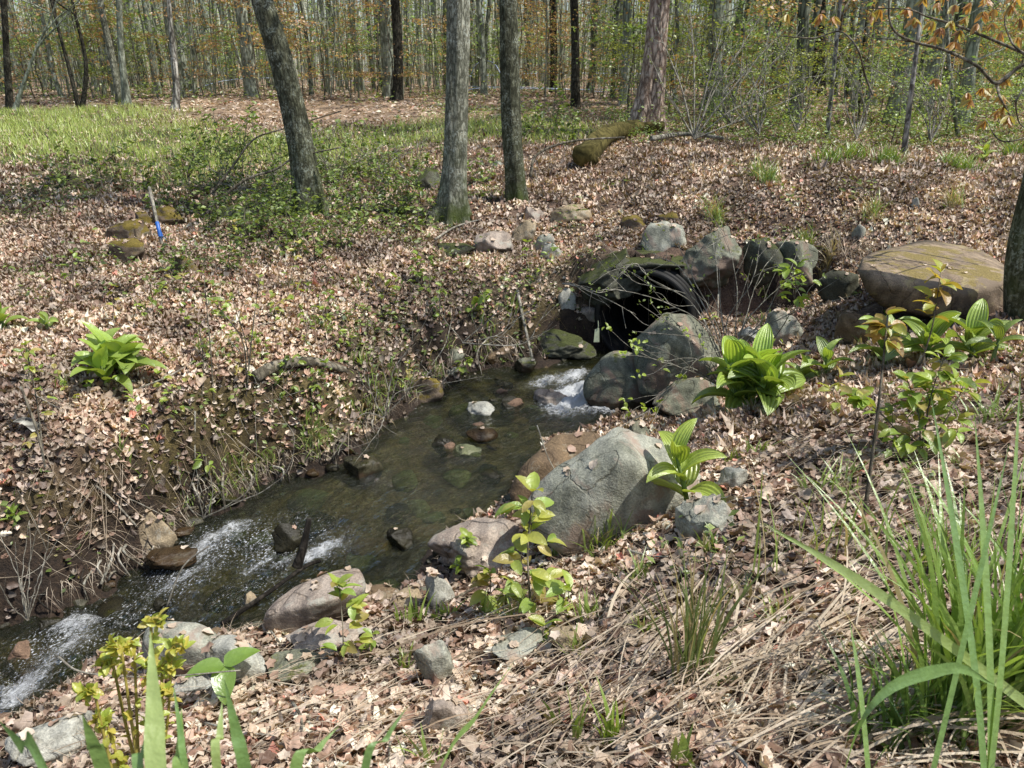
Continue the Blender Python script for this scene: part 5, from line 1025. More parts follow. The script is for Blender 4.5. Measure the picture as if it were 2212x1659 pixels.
sapling([[(1990, 985), (1985, 900), (1960, 820)], [(1990, 985), (1900, 890), (1840, 860)], [(1990, 985), (2060, 880), (2080, 835)], [(1990, 985), (2010, 860), (2040, 770)]], 'spreading yellow-green shrub on the right bank below the slab', YEL + YG, 38, 9, wpx=4, dens=2.2, twigs=.35, name='shrub', cat='shrub')
sapling([[(1865, 1130), (1895, 900), (1918, 680)]], 'tall bare greyish stem with a few golden leaves at its tip', OG, 38, 10, wpx=9, top_only=.9, twigs=.08)
sapling([[(1830, 890), (1800, 850), (1815, 815)]], 'small yellow sprig left of the spreading shrub', YEL, 32, 11, wpx=3)
sapling([[(1910, 700), (1905, 650)]], 'pale green sprig at the foot of the slab boulder', YG, 26, 12, wpx=3)
sapling([[(1560, 860), (1700, 690), (1722, 575)]], 'thin stem with lime leaves in front of the dark hollow', YG, 26, 13, wpx=3, top_only=.6, twigs=.2, d=5.0)
sapling([[(95, 1010), (80, 870), (55, 745)]], 'thin dark stem with small yellow leaves near the left edge', YEL, 20, 14, wpx=4, dens=.5, twigs=.14)
sapling([[(200, 850), (195, 790)]], 'small bright sprig left of the round broad-leaved clump', YG, 26, 16, wpx=3)
sapling([[(530, 858), (535, 760), (500, 640)], [(530, 858), (545, 720), (560, 600)], [(530, 858), (525, 740), (460, 650)]], 'twiggy shrub with tiny leaves on the left bank behind the log', YG + YEL, 14, 17, 'shrub', wpx=4, dens=.35, twigs=.3, cat='shrub')
sapling([[(462, 880), (455, 760), (440, 590)], [(430, 890), (440, 800), (430, 700)], [(420, 880), (380, 800), (345, 760)]], 'cluster of dark stems with small green leaves right of the round broad-leaved clump', YG, 17, 18, 'shrub', wpx=4, dens=.4, twigs=.18, cat='shrub')
sapling([[(445, 1020), (445, 990), (440, 965)]], 'bright green bushy sprout on the mossy bank edge', YG, 22, 19, wpx=4, dens=2)
sapling([[(1000, 690), (1040, 650), (1060, 635)]], 'lime leafed sprig on the bank left of the culvert', YG, 20, 20, wpx=3, dens=1.2)
sapling([[(930, 640), (925, 560)], [(905, 620), (900, 550)]], 'small leafy shrub below the thick upright trunk', YG, 15, 21, 'shrub', cat='shrub', wpx=3)
sapling([[(990, 820), (1000, 790), (1010, 775)]], 'tiny pale-leaved plant dipping into the head of the pool', YG, 16, 22, wpx=2)
g = np.random.default_rng(50)
for i, (u, v, hh) in enumerate([(470, 420, 120), (420, 430, 90), (520, 410, 110), (600, 470, 80), (560, 500, 70), (640, 520, 90), (820, 420, 90), (760, 480, 80), (850, 480, 70), (720, 400, 90), (340, 460, 60), (130, 400, 60), (880, 440, 70), (680, 560, 60), (230, 400, 60), (540, 520, 70), (620, 440, 90), (580, 400, 90), (400, 390, 70), (660, 380, 90), (780, 380, 80), (840, 360, 70), (450, 350, 70), (520, 330, 70), (900, 500, 60), (620, 550, 60), (450, 500, 60), (300, 420, 60), (740, 540, 60), (950, 400, 60), (1040, 400, 50), (380, 600, 60), (500, 590, 60), (1180, 300, 80), (1130, 300, 60), (1230, 320, 60)]):
    sapling([[(u, v), (u + g.normal(0, 10), v - hh * .7), (u + g.normal(0, 20), v - hh * 1.5)], [(u, v), (u + 20, v - hh * .5), (u + 25 + g.normal(0, 12), v - hh * 1.2)], [(u, v), (u - 18, v - hh * .5), (u - 30, v - hh)]], 'low twiggy green shrub in the shrubby patch round the leaning trunk',
            [(.14, .21, .05), (.24, .33, .08), (.32, .42, .10)], 12, 60 + i, 'shrub', wpx=2.2, dens=1.25, twigs=.25, group='low twiggy shrubs round the leaning trunk', cat='shrub')

g = np.random.default_rng(808)
for i, (u, v) in enumerate([(240, 700), (330, 690), (400, 720), (600, 700), (650, 760), (700, 700), (620, 640), (480, 700), (560, 780), (380, 900), (300, 930), (620, 860), (150, 880), (760, 780), (860, 700), (820, 650), (160, 640), (60, 840), (500, 560), (950, 700), (700, 620), (350, 640), (250, 900), (680, 900), (870, 860), (1150, 620)]):
    hh = g.uniform(50, 120); sapling([[(u, v), (u + g.normal(0, 8), v - hh * .5), (u + g.normal(0, 20), v - hh)]] + ([[(u, v), (u + g.normal(0, 14), v - hh * .4), (u + g.normal(0, 35), v - hh * .8)]] if i % 2 else []), 'thin dark-stemmed seedling with a few small green leaves on the left slope', YG if i % 3 else YEL, 15, 400 + i, 'seedling', wpx=2.2, dens=.55, twigs=.2, group='thin leafy seedlings on the left slope', cat='seedling')

# three-leaved woodland plant
P = G(488, 1520); root = empty('three_leaf_plant', P, 'three-leaved green plant on a bare stem in front of the speckled boulder', 'plant'); top = atd(484, 1438, depth_of(P) - .02) - P
b = MB(); b.add(*tube([np.zeros(3), top * .5, top], .005, 6)); b.build('stem', M_STEM, root); b = MB(); ln = size_at(82, P)
for a in (R(205), R(38), R(-75)): b.add(*arc_leaf(top, a, 18 if a > 0 else -20, 45, ln, ln * .62, (.22, .36, .06), 0, 8, 8, .2, pt=.6))
b.build('leaves', M_BROAD, root)
# fern croziers
P = G(300, 1655); P = atd(290, 1660, 1.75); P[2] = float(H(P[0], P[1])); root = empty('fern', P, 'golden unfurling fern croziers behind the blurred blades at lower left', 'fern'); b, lb = MB(), MB(); g = np.random.default_rng(8); dF = 1.72
for (bu, tu, tv) in ((265, 205, 1500), (280, 245, 1440), (290, 262, 1400), (300, 290, 1395), (310, 320, 1440), (300, 350, 1440), (322, 325, 1345), (315, 345, 1500), (330, 372, 1400), (285, 230, 1560)):
    F0 = np.array([P[0] + g.normal(0, .02), P[1] + g.normal(0, .02), P[2] - .02]); T_ = atd(tu, tv, dF + g.normal(0, .03)); C_ = spline(np.array([F0, (F0 + T_) / 2 + [(T_[0] - F0[0]) * .15, 0, .02], T_]), 14)
    cr = [T_ + .016 * (1 - k / 14) * np.array([math.cos(math.pi - k * .6) * (1 if tu > 290 else -1), 0, math.sin(math.pi - k * .6)]) + np.array([.016 * (1 if tu > 290 else -1), 0, 0]) for k in range(12)]
    C_ = np.vstack([C_, cr]); b.add(*tube(C_ - P, np.linspace(.0042, .002, len(C_)), 6))
    k = 40; q = C_[g.integers(7, len(C_), k)] - P; D_ = g.normal(0, 1, (k, 3)) + [0, 0, .4]; add_leaves(lb, q, D_, .027, [(.56, .58, .10), (.48, .58, .11), (.64, .56, .12)], g)
b.build('stalks', plain('fern_stalk', (.34, .28, .06), .6), root); lb.build('fronds', M_LEAF, root)

# ------------------------------------------------------------------ grass tufts (each a thing)
def tuft(u, v, n, hpx, wpx, label, seed=0, cols=((.18, .28, .06), (.36, .48, .13)), spread=12, lean=(0, 0), droop=.35, name='grass_tuft', group=None, d=None, fan=.45, dead=.12):
    g = np.random.default_rng(seed); P = G(u, v) if d is None else atd(u, v, d); h = size_at(hpx, P); w_ = size_at(wpx, P); s = size_at(spread, P)
    B = np.stack([g.normal(0, s, n), g.normal(0, s * .7, n), np.zeros(n)], 1); B[:, 2] = (H(P[0] + B[:, 0], P[1] + B[:, 1]) - P[2] if d is None else 0) - .01
    dr = g.normal(0, fan, (n, 2)) + lean; l = h * g.uniform(.45, 1.1, n); T_ = B + np.stack([dr[:, 0] * l, dr[:, 1] * l, l * np.sqrt(np.maximum(.1, 1 - droop * (dr ** 2).sum(1)))], 1)
    bd = np.stack([-dr[:, 0] * l * droop, -dr[:, 1] * l * droop, l * droop * .45], 1); c = lerpc(cols[0], cols[1], g.random(n)); k = g.random(n) < dead; c[k] = (.48, .40, .24)
    a = g.uniform(0, 6.28, n); b = MB(); b.add(*blades(B, T_, w_ * g.uniform(.6, 1.2, n), bd, c, 7, c * [1.15, 1.1, .9], np.stack([np.cos(a), np.sin(a) * .4, np.zeros(n)], 1)))
    o = b.build(name, M_GRASS, smooth=False); o.location = P; return tag(o, label, 'grass', group)
tuft(2075, 1560, 150, 540, 17, 'tallest clump of broad green blades at the right of the near bank', 1, spread=50, fan=.38, cols=((.18, .30, .06), (.34, .50, .14)), droop=.25)
tuft(2205, 1540, 130, 520, 17, 'broad-bladed grass clump cut by the right edge in the near corner', 2, spread=40, fan=.32, cols=((.16, .28, .06), (.3, .46, .12)))
tuft(1950, 1600, 90, 250, 13, 'shorter leafy grass clump at the foot of the tallest clump', 3, spread=50, fan=.6, cols=((.10, .19, .04), (.2, .33, .08)))
tuft(1490, 1470, 60, 330, 7, 'slender upright grass tuft at the middle of the near bank', 4, spread=18, fan=.22, cols=((.14, .2, .06), (.28, .36, .14)), dead=.25)
tuft(1310, 1185, 46, 110, 6, 'grass tuft growing against the large grey boulder', 5, spread=22, fan=.5)
tuft(1210, 1200, 30, 80, 5, 'small grass tuft at the lower corner of the large grey boulder', 6, spread=18, fan=.5)
tuft(900, 1350, 22, 80, 10, 'small clump of green blades below the white block rock', 7, spread=20, fan=.3)
tuft(960, 1340, 14, 70, 10, 'little green blades right beside the white block rock', 8, spread=12, fan=.3)
tuft(1320, 1600, 22, 120, 10, 'bright green tuft in the straw at bottom centre', 9, spread=10, fan=.35, cols=((.2, .32, .05), (.36, .5, .1)))
tuft(1245, 1600, 12, 140, 8, 'thin blades left of the bright tuft at bottom centre', 10, spread=8, fan=.3)
tuft(1200, 1580, 8, 100, 12, 'leafy shoot leftmost of the bottom centre tufts', 11, spread=6, fan=.25)
tuft(1470, 1659, 8, 120, 30, 'broad shiny leaf shoots at the bottom edge', 12, spread=12, fan=.25, droop=.2)
tuft(920, 1655, 12, 90, 14, 'low green tuft at the bottom edge left of centre', 13, spread=14, fan=.5)
tuft(2030, 1250, 60, 200, 8, 'thin grass tuft behind the tallest clump', 14, spread=40, fan=.35)
tuft(1790, 1060, 26, 90, 6, 'grass tuft in the leaves below the spreading shrub', 15, spread=30, fan=.6)
tuft(2120, 920, 40, 110, 6, 'green grass tuft near the right edge under the lanky plant', 16, spread=40, fan=.5)
tuft(1830, 1180, 20, 150, 7, 'sparse grass blades in the middle of the right bank', 17, spread=40, fan=.4)
tuft(1700, 1250, 12, 300, 6, 'long thin bent blades leaning across the right bank', 18, spread=60, fan=.25)
for i, (u, v, lab) in enumerate([(1790, 350, 'leftmost of the bright grass tufts along the crest'), (1920, 350, 'grass tuft on the crest below the pale spotted birch'), (1845, 345, 'small grass tuft between the two larger crest tufts'), (2050, 362, 'dark drooping grass tuft on the crest right of the spotted birch'), (2190, 335, 'grass tuft on the crest at the right edge'), (2085, 372, 'round leafy tuft just below the crest')]):
    tuft(u, v, 110, 42, 3, lab, 30 + i, spread=16, fan=.55, dead=.05, cols=((.16, .26, .04), (.3, .42, .08)))
for i, (u, v, lab, cl_) in enumerate([(1885, 470, 'drooping straw and green tuft in the middle of the leafy slope', .5), (1735, 540, 'arching grass tuft over the shaded boulder', .3), (1780, 590, 'brown hanging thatch of dead grass left of the slab boulder', 1), (1660, 400, 'short green tuft high on the leafy slope', .1), (1640, 385, 'small tuft right of the mossy log', .3), (2060, 450, 'straw tuft upslope of the slab boulder', .7), (1545, 480, 'sparse tuft above the blue-grey boulder', .3)]):
    tuft(u, v, 90, 60, 3, lab, 40 + i, spread=10, fan=.7, droop=.6, dead=cl_)
g = np.random.default_rng(23)
for i in range(34):
    while True:
        u, v = g.uniform(30, 2180), g.uniform(560, 1500); P = G(u, v)
        if sdist(P[0], P[1])[0] > .12 and not in_rock(np.array([P[0]]), np.array([P[1]]), 1)[0]: break
    tuft(u, v, g.integers(12, 30), 30 + (v - 560) * .05, 4 + (v - 560) * .004, 'small grass tuft scattered in the dead leaves', 100 + i, spread=10, fan=.5, group='small grass tufts scattered over the banks', dead=.2)
for i in range(24):       # fringe hanging over the far bank
    k = g.integers(2, 13); a, b_ = np.array(OUTL[k]), np.array(OUTL[k + 1]); p_ = a + (b_ - a) * g.random() + [g.uniform(-30, 0), -g.uniform(30, 90)]
    tuft(p_[0], p_[1], 26, 45, 3.5, 'grass tuft fringing the far bank of the stream', 150 + i, spread=12, fan=.8, droop=.7, group='grass tufts fringing the far bank', dead=.35)
# blurred blades close to the camera, rooted on the verge below the view
FB = [((120, 1720), (0, 1560), 34, .75), ((240, 1720), (178, 1545), 30, .8), ((352, 1800), (325, 1365), 42, .78), ((395, 1760), (392, 1530), 22, .85), ((415, 1740), (375, 1480), 14, .85), ((475, 1720), (480, 1515), 18, .8), ((545, 1740), (485, 1470), 26, .85), ((630, 1720), (730, 1570), 26, .85), ((780, 1720), (880, 1525), 18, .8), ((925, 1730), (1110, 1430), 22, .95),
      ((310, 1740), (318, 1580), 22, .8), ((2060, 1400), (1650, 1130), 24, 1.35), ((2110, 1480), (2010, 850), 17, 1.3), ((2140, 1480), (2105, 890), 18, 1.3), ((2060, 1480), (2180, 960), 16, 1.25), ((2160, 1480), (2205, 800), 16, 1.3), ((1860, 1560), (2150, 1480), 34, 1.1), ((1870, 1600), (1835, 1340), 12, 1.3)]
g = np.random.default_rng(3)
for i, (bpx, tpx, w_, d_) in enumerate(FB):
    B = atd(*bpx, d_); T_ = atd(*tpx, d_ + g.normal(.03, .03)); F0 = B.copy(); F0[2] = float(H(F0[0], F0[1])) - .01; k_ = min(2.0, max(0, (B[2] - F0[2])) / max(.05, abs(T_[2] - B[2]))) * .7; F0[:2] += (B[:2] - T_[:2]) * k_; F0[2] = float(H(F0[0], F0[1])) - .01
    if i == 16: F0 = atd(*bpx, d_); F0[2] = float(H(F0[0], F0[1]))
    C_ = spline(np.array([F0, B, B * .45 + T_ * .55 + [0, 0, .01 + (.05 if i == 16 else 0)], T_]), 26); tt = np.linspace(0, 1, 26); wv = w_ * K / F * d_ / 2 * np.minimum(1, (1.02 - tt) * 2.4) * np.minimum(1, .5 + tt * 3)
    sd_ = np.array([1, .25, 0]) if abs(T_[2] - B[2]) > abs(T_[0] - B[0]) else np.array([.2, .35, .9]); V = np.stack([C_ - sd_ * wv[:, None], C_ + [0, .3 * wv[0], 0], C_ + sd_ * wv[:, None]], 1).reshape(-1, 3)
    Fq = np.array([[3 * q + e, 3 * q + e + 1, 3 * q + e + 4, 3 * q + e + 3] for q in range(25) for e in (0, 1)]); c = np.array([(.24, .40, .12), (.44, .56, .18), (.30, .46, .13)][1 if i in (2, 5, 11) else i % 2 * 2])
    b = MB(); b.add(V - F0, Fq, c); o = b.build('tall_grass', M_GRASS); o.location = F0; tag(o, 'broad out-of-focus green grass blade close to the camera', 'grass', 'single grass blades close to the camera', 'thing')

# ------------------------------------------------------------------ meadow grass and ground cover (nobody could count it)
def grass_field(n, dens_px, h, wd, cols, y0, y1, xr, thr=.3, dead=.08):
    x = rng.uniform(*xr, n); y = rng.uniform(y0, y1, n); k = (blob(x, y, dens_px) > rng.uniform(thr, 1, n)) & (sdist(x, y) > .05); x, y = x[k], y[k]; n = len(x); B = np.stack([x, y, H(x, y) - .01], 1)
    hh = h * rng.uniform(.4, 1.2, n) * (.6 + .5 * sstep(-.5, .6, fbm(x, y, seed=88, o=3))); T_ = B + np.stack([rng.normal(0, .35, n) * hh, rng.normal(0, .35, n) * hh, hh], 1); bd = rng.normal(0, .15, (n, 3)) * hh[:, None]
    c = lerpc(cols[0], cols[1], rng.random(n)); dk = rng.random(n) < dead; c[dk] = (.45, .38, .22); return blades(B, T_, wd * rng.uniform(.6, 1.3, n), bd, c, 3, c * 1.15)
b = MB(); b.add(*grass_field(110000, MEADOW, .16, .012, ((.42, .54, .12), (.70, .78, .26)), 10, 24, (-16, 6), .28, .16)); o = b.build('meadow_grass', M_GRASS, smooth=False); tag(o, 'sunlit young grass of the clearing behind the leaning trunk', 'grass', kind='stuff')
SM = SHRUBBY + gpx([(u, v, .22, .6) for u, v in ((180, 590), (90, 650), (420, 640), (700, 620), (980, 600), (1100, 570), (500, 760), (380, 940), (760, 700), (1250, 560), (860, 660), (60, 600), (820, 800), (900, 740), (1000, 700), (1700, 430), (1850, 420), (1760, 360), (2000, 870), (1900, 1050), (1500, 1200), (2150, 800), (1600, 360), (1330, 400))])
b = MB(); n = 150000; x = rng.uniform(-9, 9, n); y = rng.uniform(2, 15, n); k = (blob(x, y, SM) > rng.uniform(.15, 1.1, n)) & (sdist(x, y) > .03) & ~in_rock(x, y, .7); x, y = x[k], y[k]; n = len(x)
hg = .02 + (.12 + .22 * (blob(x, y, SHRUBBY) > .6)) * rng.random(n) * sstep(-.7, .7, fbm(x * 3, y * 3, seed=5, o=2)); nm = rng.normal(0, .45, (n, 3)); nm[:, 2] = 1
b.add(*scatter(QUAD, np.stack([x, y, H(x, y) + hg], 1), frames(nm, rng.uniform(0, 6.28, n)), .028 * rng.uniform(.6, 1.6, n) * (1 + .05 * y), lerpc((.08, .13, .03), (.38, .48, .13), rng.random(n) ** 1.4)))
b.add(*grass_field(60000, SM, .10, .006, ((.12, .2, .04), (.28, .36, .09)), 2, 15, (-9, 9), .15, .2)); o = b.build('ground_cover', M_LEAF, smooth=False); tag(o, 'low green weeds and seedlings among the dead leaves', 'ground cover', kind='stuff')
b = MB(); n = 26000; x = rng.uniform(-4, 2, n); y = rng.uniform(2, 8, n); k = (blob(x, y, MOSSY) > rng.uniform(.1, .8, n)) & (sdist(x, y) > .0); x, y = x[k], y[k]; n = len(x); nm = rng.normal(0, .5, (n, 3)); nm[:, 2] = 1
b.add(*scatter(QUAD, np.stack([x, y, H(x, y) + .02 * rng.random(n)], 1), frames(nm, rng.uniform(0, 6.28, n)), .014 * rng.uniform(.6, 1.6, n), lerpc((.12, .10, .02), (.34, .28, .06), rng.random(n)))); o = b.build('bank_moss', M_LEAF, smooth=False); tag(o, 'golden green moss cushions on the far bank', 'moss', kind='stuff')

# ------------------------------------------------------------------ sticks, logs, brambles
def stick(pts, w0, w1, label, m=None, name='fallen_branch', d=None, cat='branch', lift=.0, n=None, dd=None, group=None, ridge=.12):
    if dd is not None: Q = np.array([atd(u, v, z_) for (u, v), z_ in zip(pts, dd)])
    elif d is not None: Q = np.array([atd(u, v, d) for u, v in pts])
    else: Q = np.array([G(u, v) + [0, 0, lift] for u, v in pts])
    P = spline(Q, n or len(pts) * 8); dep = np.mean([depth_of(q) for q in Q]); rr = np.linspace(w0, w1, len(P)) * K / F * dep / 2; c0 = P[0].copy()
    V, Fs = trunk_geo(P - c0, rr, 10, ridge, 0, len(label)); b = MB(); b.add(V, Fs); m_ = len(P); ends = [np.array([[q, (q + 1) % 10, 10 * m_] for q in range(10)]), np.array([[10 * (m_ - 1) + (q + 1) % 10, 10 * (m_ - 1) + q, 10 * m_ + 1] for q in range(10)])]
    b.V[0] = np.vstack([b.V[0], (P[0] - c0)[None], (P[-1] - c0)[None]]); b.C[0] = np.vstack([b.C[0], [[.5] * 3] * 2]); b.F[3] += ends; b.n += 2
    o = b.build(name, m or M_TWIG); o.location = c0; return tag(o, label, cat, group)
stick([(482, 1368), (580, 1300), (660, 1242), (695, 1228)], 11, 8, 'black wet stick lying from the rapids to the near bank', M_WETWOOD, name='stick', cat='stick', lift=.05)
stick([(640, 1225), (655, 1180), (668, 1120)], 22, 12, 'dark snag of soaked wood standing in the rapids', M_WETWOOD, name='snag', cat='stick', d=3.25)
stick([(1146, 382), (1160, 335), (1230, 306), (1350, 296)], 7, 4, 'thin curved dead branch arching from the slim trunk to the mossy log', M_TWIG, d=9.0)
stick([(1262, 362), (1310, 318), (1370, 297), (1430, 292)], 42, 26, 'rotten moss-covered log lying at the crest of the leafy rise', plain('mossy_wood', (.10, .085, .03), .95, .7, 14, .1, 1.0), name='mossy_log', cat='log', lift=.15, ridge=.3)
stick([(1405, 318), (1480, 308), (1560, 318)], 12, 7, 'pale fallen branch right of the mossy log', M_TWIG_PALE, lift=.12)
stick([(457, 420), (507, 353), (550, 300), (617, 277), (737, 240)], 5, 2.5, 'upper bent dark branch arching behind the leaning trunk', M_TWIG, d=8.6)
stick([(470, 433), (533, 387), (593, 367), (640, 340), (737, 318)], 7, 3, 'lower bent pale branch passing in front of the leaning trunk', M_TWIG, d=7.9)
stick([(552, 832), (600, 808), (680, 800), (748, 818)], 22, 14, 'weathered grey-brown log on the brink of the far bank', M_TWIG, name='weathered_log', cat='log', lift=.06, ridge=.3)
stick([(940, 528), (985, 500), (1040, 484)], 5, 3, 'pale root-like stick in front of the thick upright trunk', M_TWIG_PALE, name='stick', cat='stick', lift=.05)
stick([(1118, 640), (1130, 700), (1152, 795)], 7, 5, 'pale dead stem leaning down the bank into the pool', M_TWIG_PALE, name='stick', cat='stick', lift=.05)
stick([(125, 1418), (180, 1452), (330, 1462), (520, 1448)], 4, 3, 'thin whitish twig sweeping over the water at lower left', M_TWIG_PALE, name='twig', cat='stick', d=2.45)
stick([(360, 1310), (395, 1225), (450, 1180)], 3, 3, 'thin straw-coloured stem bending over the left rapids', M_TWIG_PALE, name='twig', cat='stick', d=3.1)
stick([(1160, 918), (1190, 1000), (1250, 1090)], 2.5, 1.5, 'thin twig leaning over the rust-brown wet rock', M_TWIG_PALE, name='twig', cat='stick', d=3.35)
stick([(1290, 985), (1340, 925), (1405, 885)], 3, 2, 'arched bare twig above the large grey boulder', M_TWIG_PALE, name='twig', cat='stick', d=3.7)
stick([(375, 1015), (440, 1045), (490, 1060)], 4, 3, 'brown stick on the mossy far bank', M_TWIG, name='stick', cat='stick', lift=.03)
stick([(210, 1060), (250, 1095), (300, 1150)], 5, 4, 'pale stick lying down the left bank toward the tan boulder', M_TWIG_PALE, name='stick', cat='stick', lift=.03)
stick([(222, 1280), (245, 1225), (250, 1190)], 6, 4, 'pale broken stick standing at the left waterline', M_TWIG_PALE, name='stick', cat='stick', lift=.05)
stick([(45, 835), (80, 930), (98, 1010)], 6, 5, 'dark dead stem at the left edge beside the pale bark strip', M_TWIG, name='stick', cat='stick', d=3.75)
stick([(300, 850), (380, 815), (500, 740)], 4, 3, 'long thin stick lying in the leaves right of the broad-leaved clump', M_TWIG_PALE, name='stick', cat='stick', lift=.03)
g = np.random.default_rng(91)
for i in range(70):
    while True:
        u, v = g.uniform(20, 2190), g.uniform(450, 1640); P = G(u, v)
        if sdist(P[0], P[1])[0] > .15: break
    a = g.uniform(0, 6.28); l = g.uniform(.12, .4); E = P + [math.cos(a) * l, math.sin(a) * l, 0]; M_ = (P + E) / 2 + g.normal(0, .02, 3); Q = np.array([P, M_, E]); Q[:, 2] = H(Q[:, 0], Q[:, 1]) + .03; c0 = Q[0].copy()
    b = MB(); b.add(*tube(spline(Q, 8) - c0, np.linspace(.004, .002, 8) * g.uniform(.6, 1.6), 6)); o = b.build('twig', [M_TWIG, M_TWIG_PALE][i % 2]); o.location = c0; tag(o, 'short dry twig lying on the dead leaves', 'stick', 'short twigs scattered over the banks')
# bare brambles over the culvert
def bare_shrub(foot, arcs, label, d, w_=3, seed=0, fork=3, m=None, name='bramble', cat='bramble', leaves=None, leafpx=12):
    g = np.random.default_rng(seed); P0 = atd(*foot, d); root = empty(name, P0, label, cat); b = MB(); tips = []
    for a_ in arcs:
        pts = ([foot] if a_[0] != 'free' else []) + [p for p in a_ if p != 'free']; dj = g.normal(0, .12); Q = np.array([atd(u, v, d + dj * (i / len(pts))) for i, (u, v) in enumerate(pts)]); P = spline(Q, len(pts) * 8); P = P + np.cumsum(g.normal(0, .0018, P.shape), 0)
        r0 = w_ * K / F * d / 2; b.add(*tube(P - P0, np.linspace(r0, r0 * .35, len(P)), 6))
        for _ in range(fork):
            k = g.integers(len(P) // 4, len(P) - 1); dv = P[min(k + 1, len(P) - 1)] - P[k - 1]; dv = dv / np.linalg.norm(dv) + g.normal(0, .5, 3); l = g.uniform(.08, .28); q = np.array([P[k], P[k] + dv * l * .5 + g.normal(0, .012, 3), P[k] + dv * l]); b.add(*tube(spline(q, 7) - P0, np.linspace(r0 * .5, r0 * .2, 7), 4)); tips.append(q[-1] - P0)
        tips.append(P[-1] - P0)
    b.build('stems', m or M_TWIG_PALE, root)
    if leaves is not None:
        lb = MB(); T_ = np.array(tips); T_ = np.repeat(T_, 4, 0) + g.normal(0, .015, (len(T_) * 4, 3)); add_leaves(lb, T_, g.normal(0, 1, T_.shape) + [0, 0, .1], leafpx * K / F * d, leaves, g); lb.build('leaves', M_LEAF, root)
    return root
bare_shrub((1575, 810), [[(1520, 700), (1440, 650), (1330, 618), (1290, 622)], [(1500, 660), (1400, 600), (1370, 570), (1330, 600)], [(1540, 700), (1480, 590), (1440, 560), (1400, 562)], [(1560, 700), (1545, 560), (1530, 470)], [(1600, 720), (1640, 600), (1700, 520)], [(1610, 700), (1680, 620), (1730, 590)],
    [(1560, 740), (1480, 720), (1380, 660)], [(1590, 700), (1590, 600), (1560, 480)], [(1620, 730), (1700, 680), (1740, 640)], [(1550, 700), (1500, 600), (1520, 540), (1600, 500)], [(1570, 690), (1620, 610), (1640, 520)], [(1540, 740), (1500, 640), (1380, 610), (1345, 580)], [(1585, 750), (1640, 700), (1690, 600), (1675, 590)]],
    'tangle of pale bare bramble stems arching over the culvert mouth', 5.2, 3, 5, 5, leaves=[(.26, .34, .08)], leafpx=8)
bare_shrub((1560, 835), [[(1500, 775), (1420, 780), (1360, 740)], [(1480, 800), (1400, 775), (1340, 770)], [(1500, 800), (1470, 770), (1390, 735)], [(1520, 770), (1440, 860), (1400, 885)], [(1520, 780), (1600, 750), (1680, 735)], [(1480, 790), (1450, 830), (1350, 885)]], 'thin bare branch with a few lime leaves crossing the front of the leaning boulder', 4.55, 2.6, 6, 2, leaves=[(.40, .52, .08)], leafpx=16)
bare_shrub((1215, 612), [[(1255, 618), (1310, 640), (1370, 672)], [(1240, 610), (1290, 625), (1330, 622)]], 'pale bare branch pointing right across the culvert mouth', 5.5, 3.4, 7, 4, name='dead_branch', cat='branch')
bare_shrub((1000, 740), [[(1080, 670), (1100, 620)], [(1040, 700), (1050, 640)], [(1090, 720), (1120, 640)], [(1130, 740), (1170, 690), (1215, 650)], [(1060, 740), (1110, 700)], [(960, 690), (940, 640)]], 'grey bare stems tangled on the bank left of the culvert', 5.6, 2.4, 8, 4)
bare_shrub((830, 900), [[(850, 800), (900, 740)], [(800, 850), (790, 800)], [(860, 850), (930, 830)], [(780, 900), (740, 960), (730, 985)], [(820, 930), (770, 1000)], [(880, 850), (900, 800)]], 'dead stems and roots hanging over the far waterline', 4.7, 2.4, 9, 4)
bare_shrub((440, 1120), [[(430, 1050), (445, 1000)], [(455, 1060), (450, 990)], [(540, 1050), (552, 950), (550, 850)], [(400, 1090), (380, 1000)], [(600, 1040), (640, 960), (600, 880)]], 'thin pale stems hanging from the undercut left bank', 3.75, 2.2, 10, 2)
bare_shrub((60, 1340), [[(40, 1250), (0, 1150)], [(50, 1270), (70, 1130)], [(90, 1240), (110, 1150)], [(30, 1260), (20, 1170)], [(80, 1260), (150, 1120)], [(60, 1230), (90, 1090)], [(20, 1300), (-30, 1200)]], 'pale dead stalks standing at the left edge above the water', 3.0, 3, 11, 1, name='dead_stalks', cat='stalks')
g = np.random.default_rng(654)
for j, (fu, fv) in enumerate([(740, 400), (820, 390), (700, 370), (880, 370), (500, 420), (600, 420), (560, 450)]):
    bare_shrub((fu, fv), [[(fu + g.normal(0, 25), fv - 30), (fu + g.normal(0, 60), fv - g.uniform(50, 110))] for _ in range(6)], 'low tangle of bare grey twigs near the foot of the leaning trunk', depth_of(G(fu, fv)), 2.4, 600 + j, 4, name='bare_shrub', cat='shrub', leaves=[(.3, .4, .11)], leafpx=6)
for o in [q for q in COL.objects if q.get('label') == 'low tangle of bare grey twigs near the foot of the leaning trunk']: o['group'] = 'bare twigs round the leaning trunk'
g = np.random.default_rng(321)
for j, (fu, fv, dd_) in enumerate([(1640, 290, 10.5), (1720, 285, 11.5), (1850, 300, 10.2), (2010, 305, 10.0), (1580, 270, 12.5)]):
    bare_shrub((fu, fv), [[(fu + g.normal(0, 25), fv - 70), (fu + g.normal(0, 70), fv - g.uniform(120, 260))] for _ in range(9)], 'tangled grey bare brush behind the crest on the right', dd_, 3, 300 + j, 5, name='bare_shrub', cat='shrub', leaves=[(.3, .4, .11), (.24, .33, .09)], leafpx=6)
for o in [q for q in COL.objects if q.get('label') == 'tangled grey bare brush behind the crest on the right']: o['group'] = 'grey brush behind the crest'
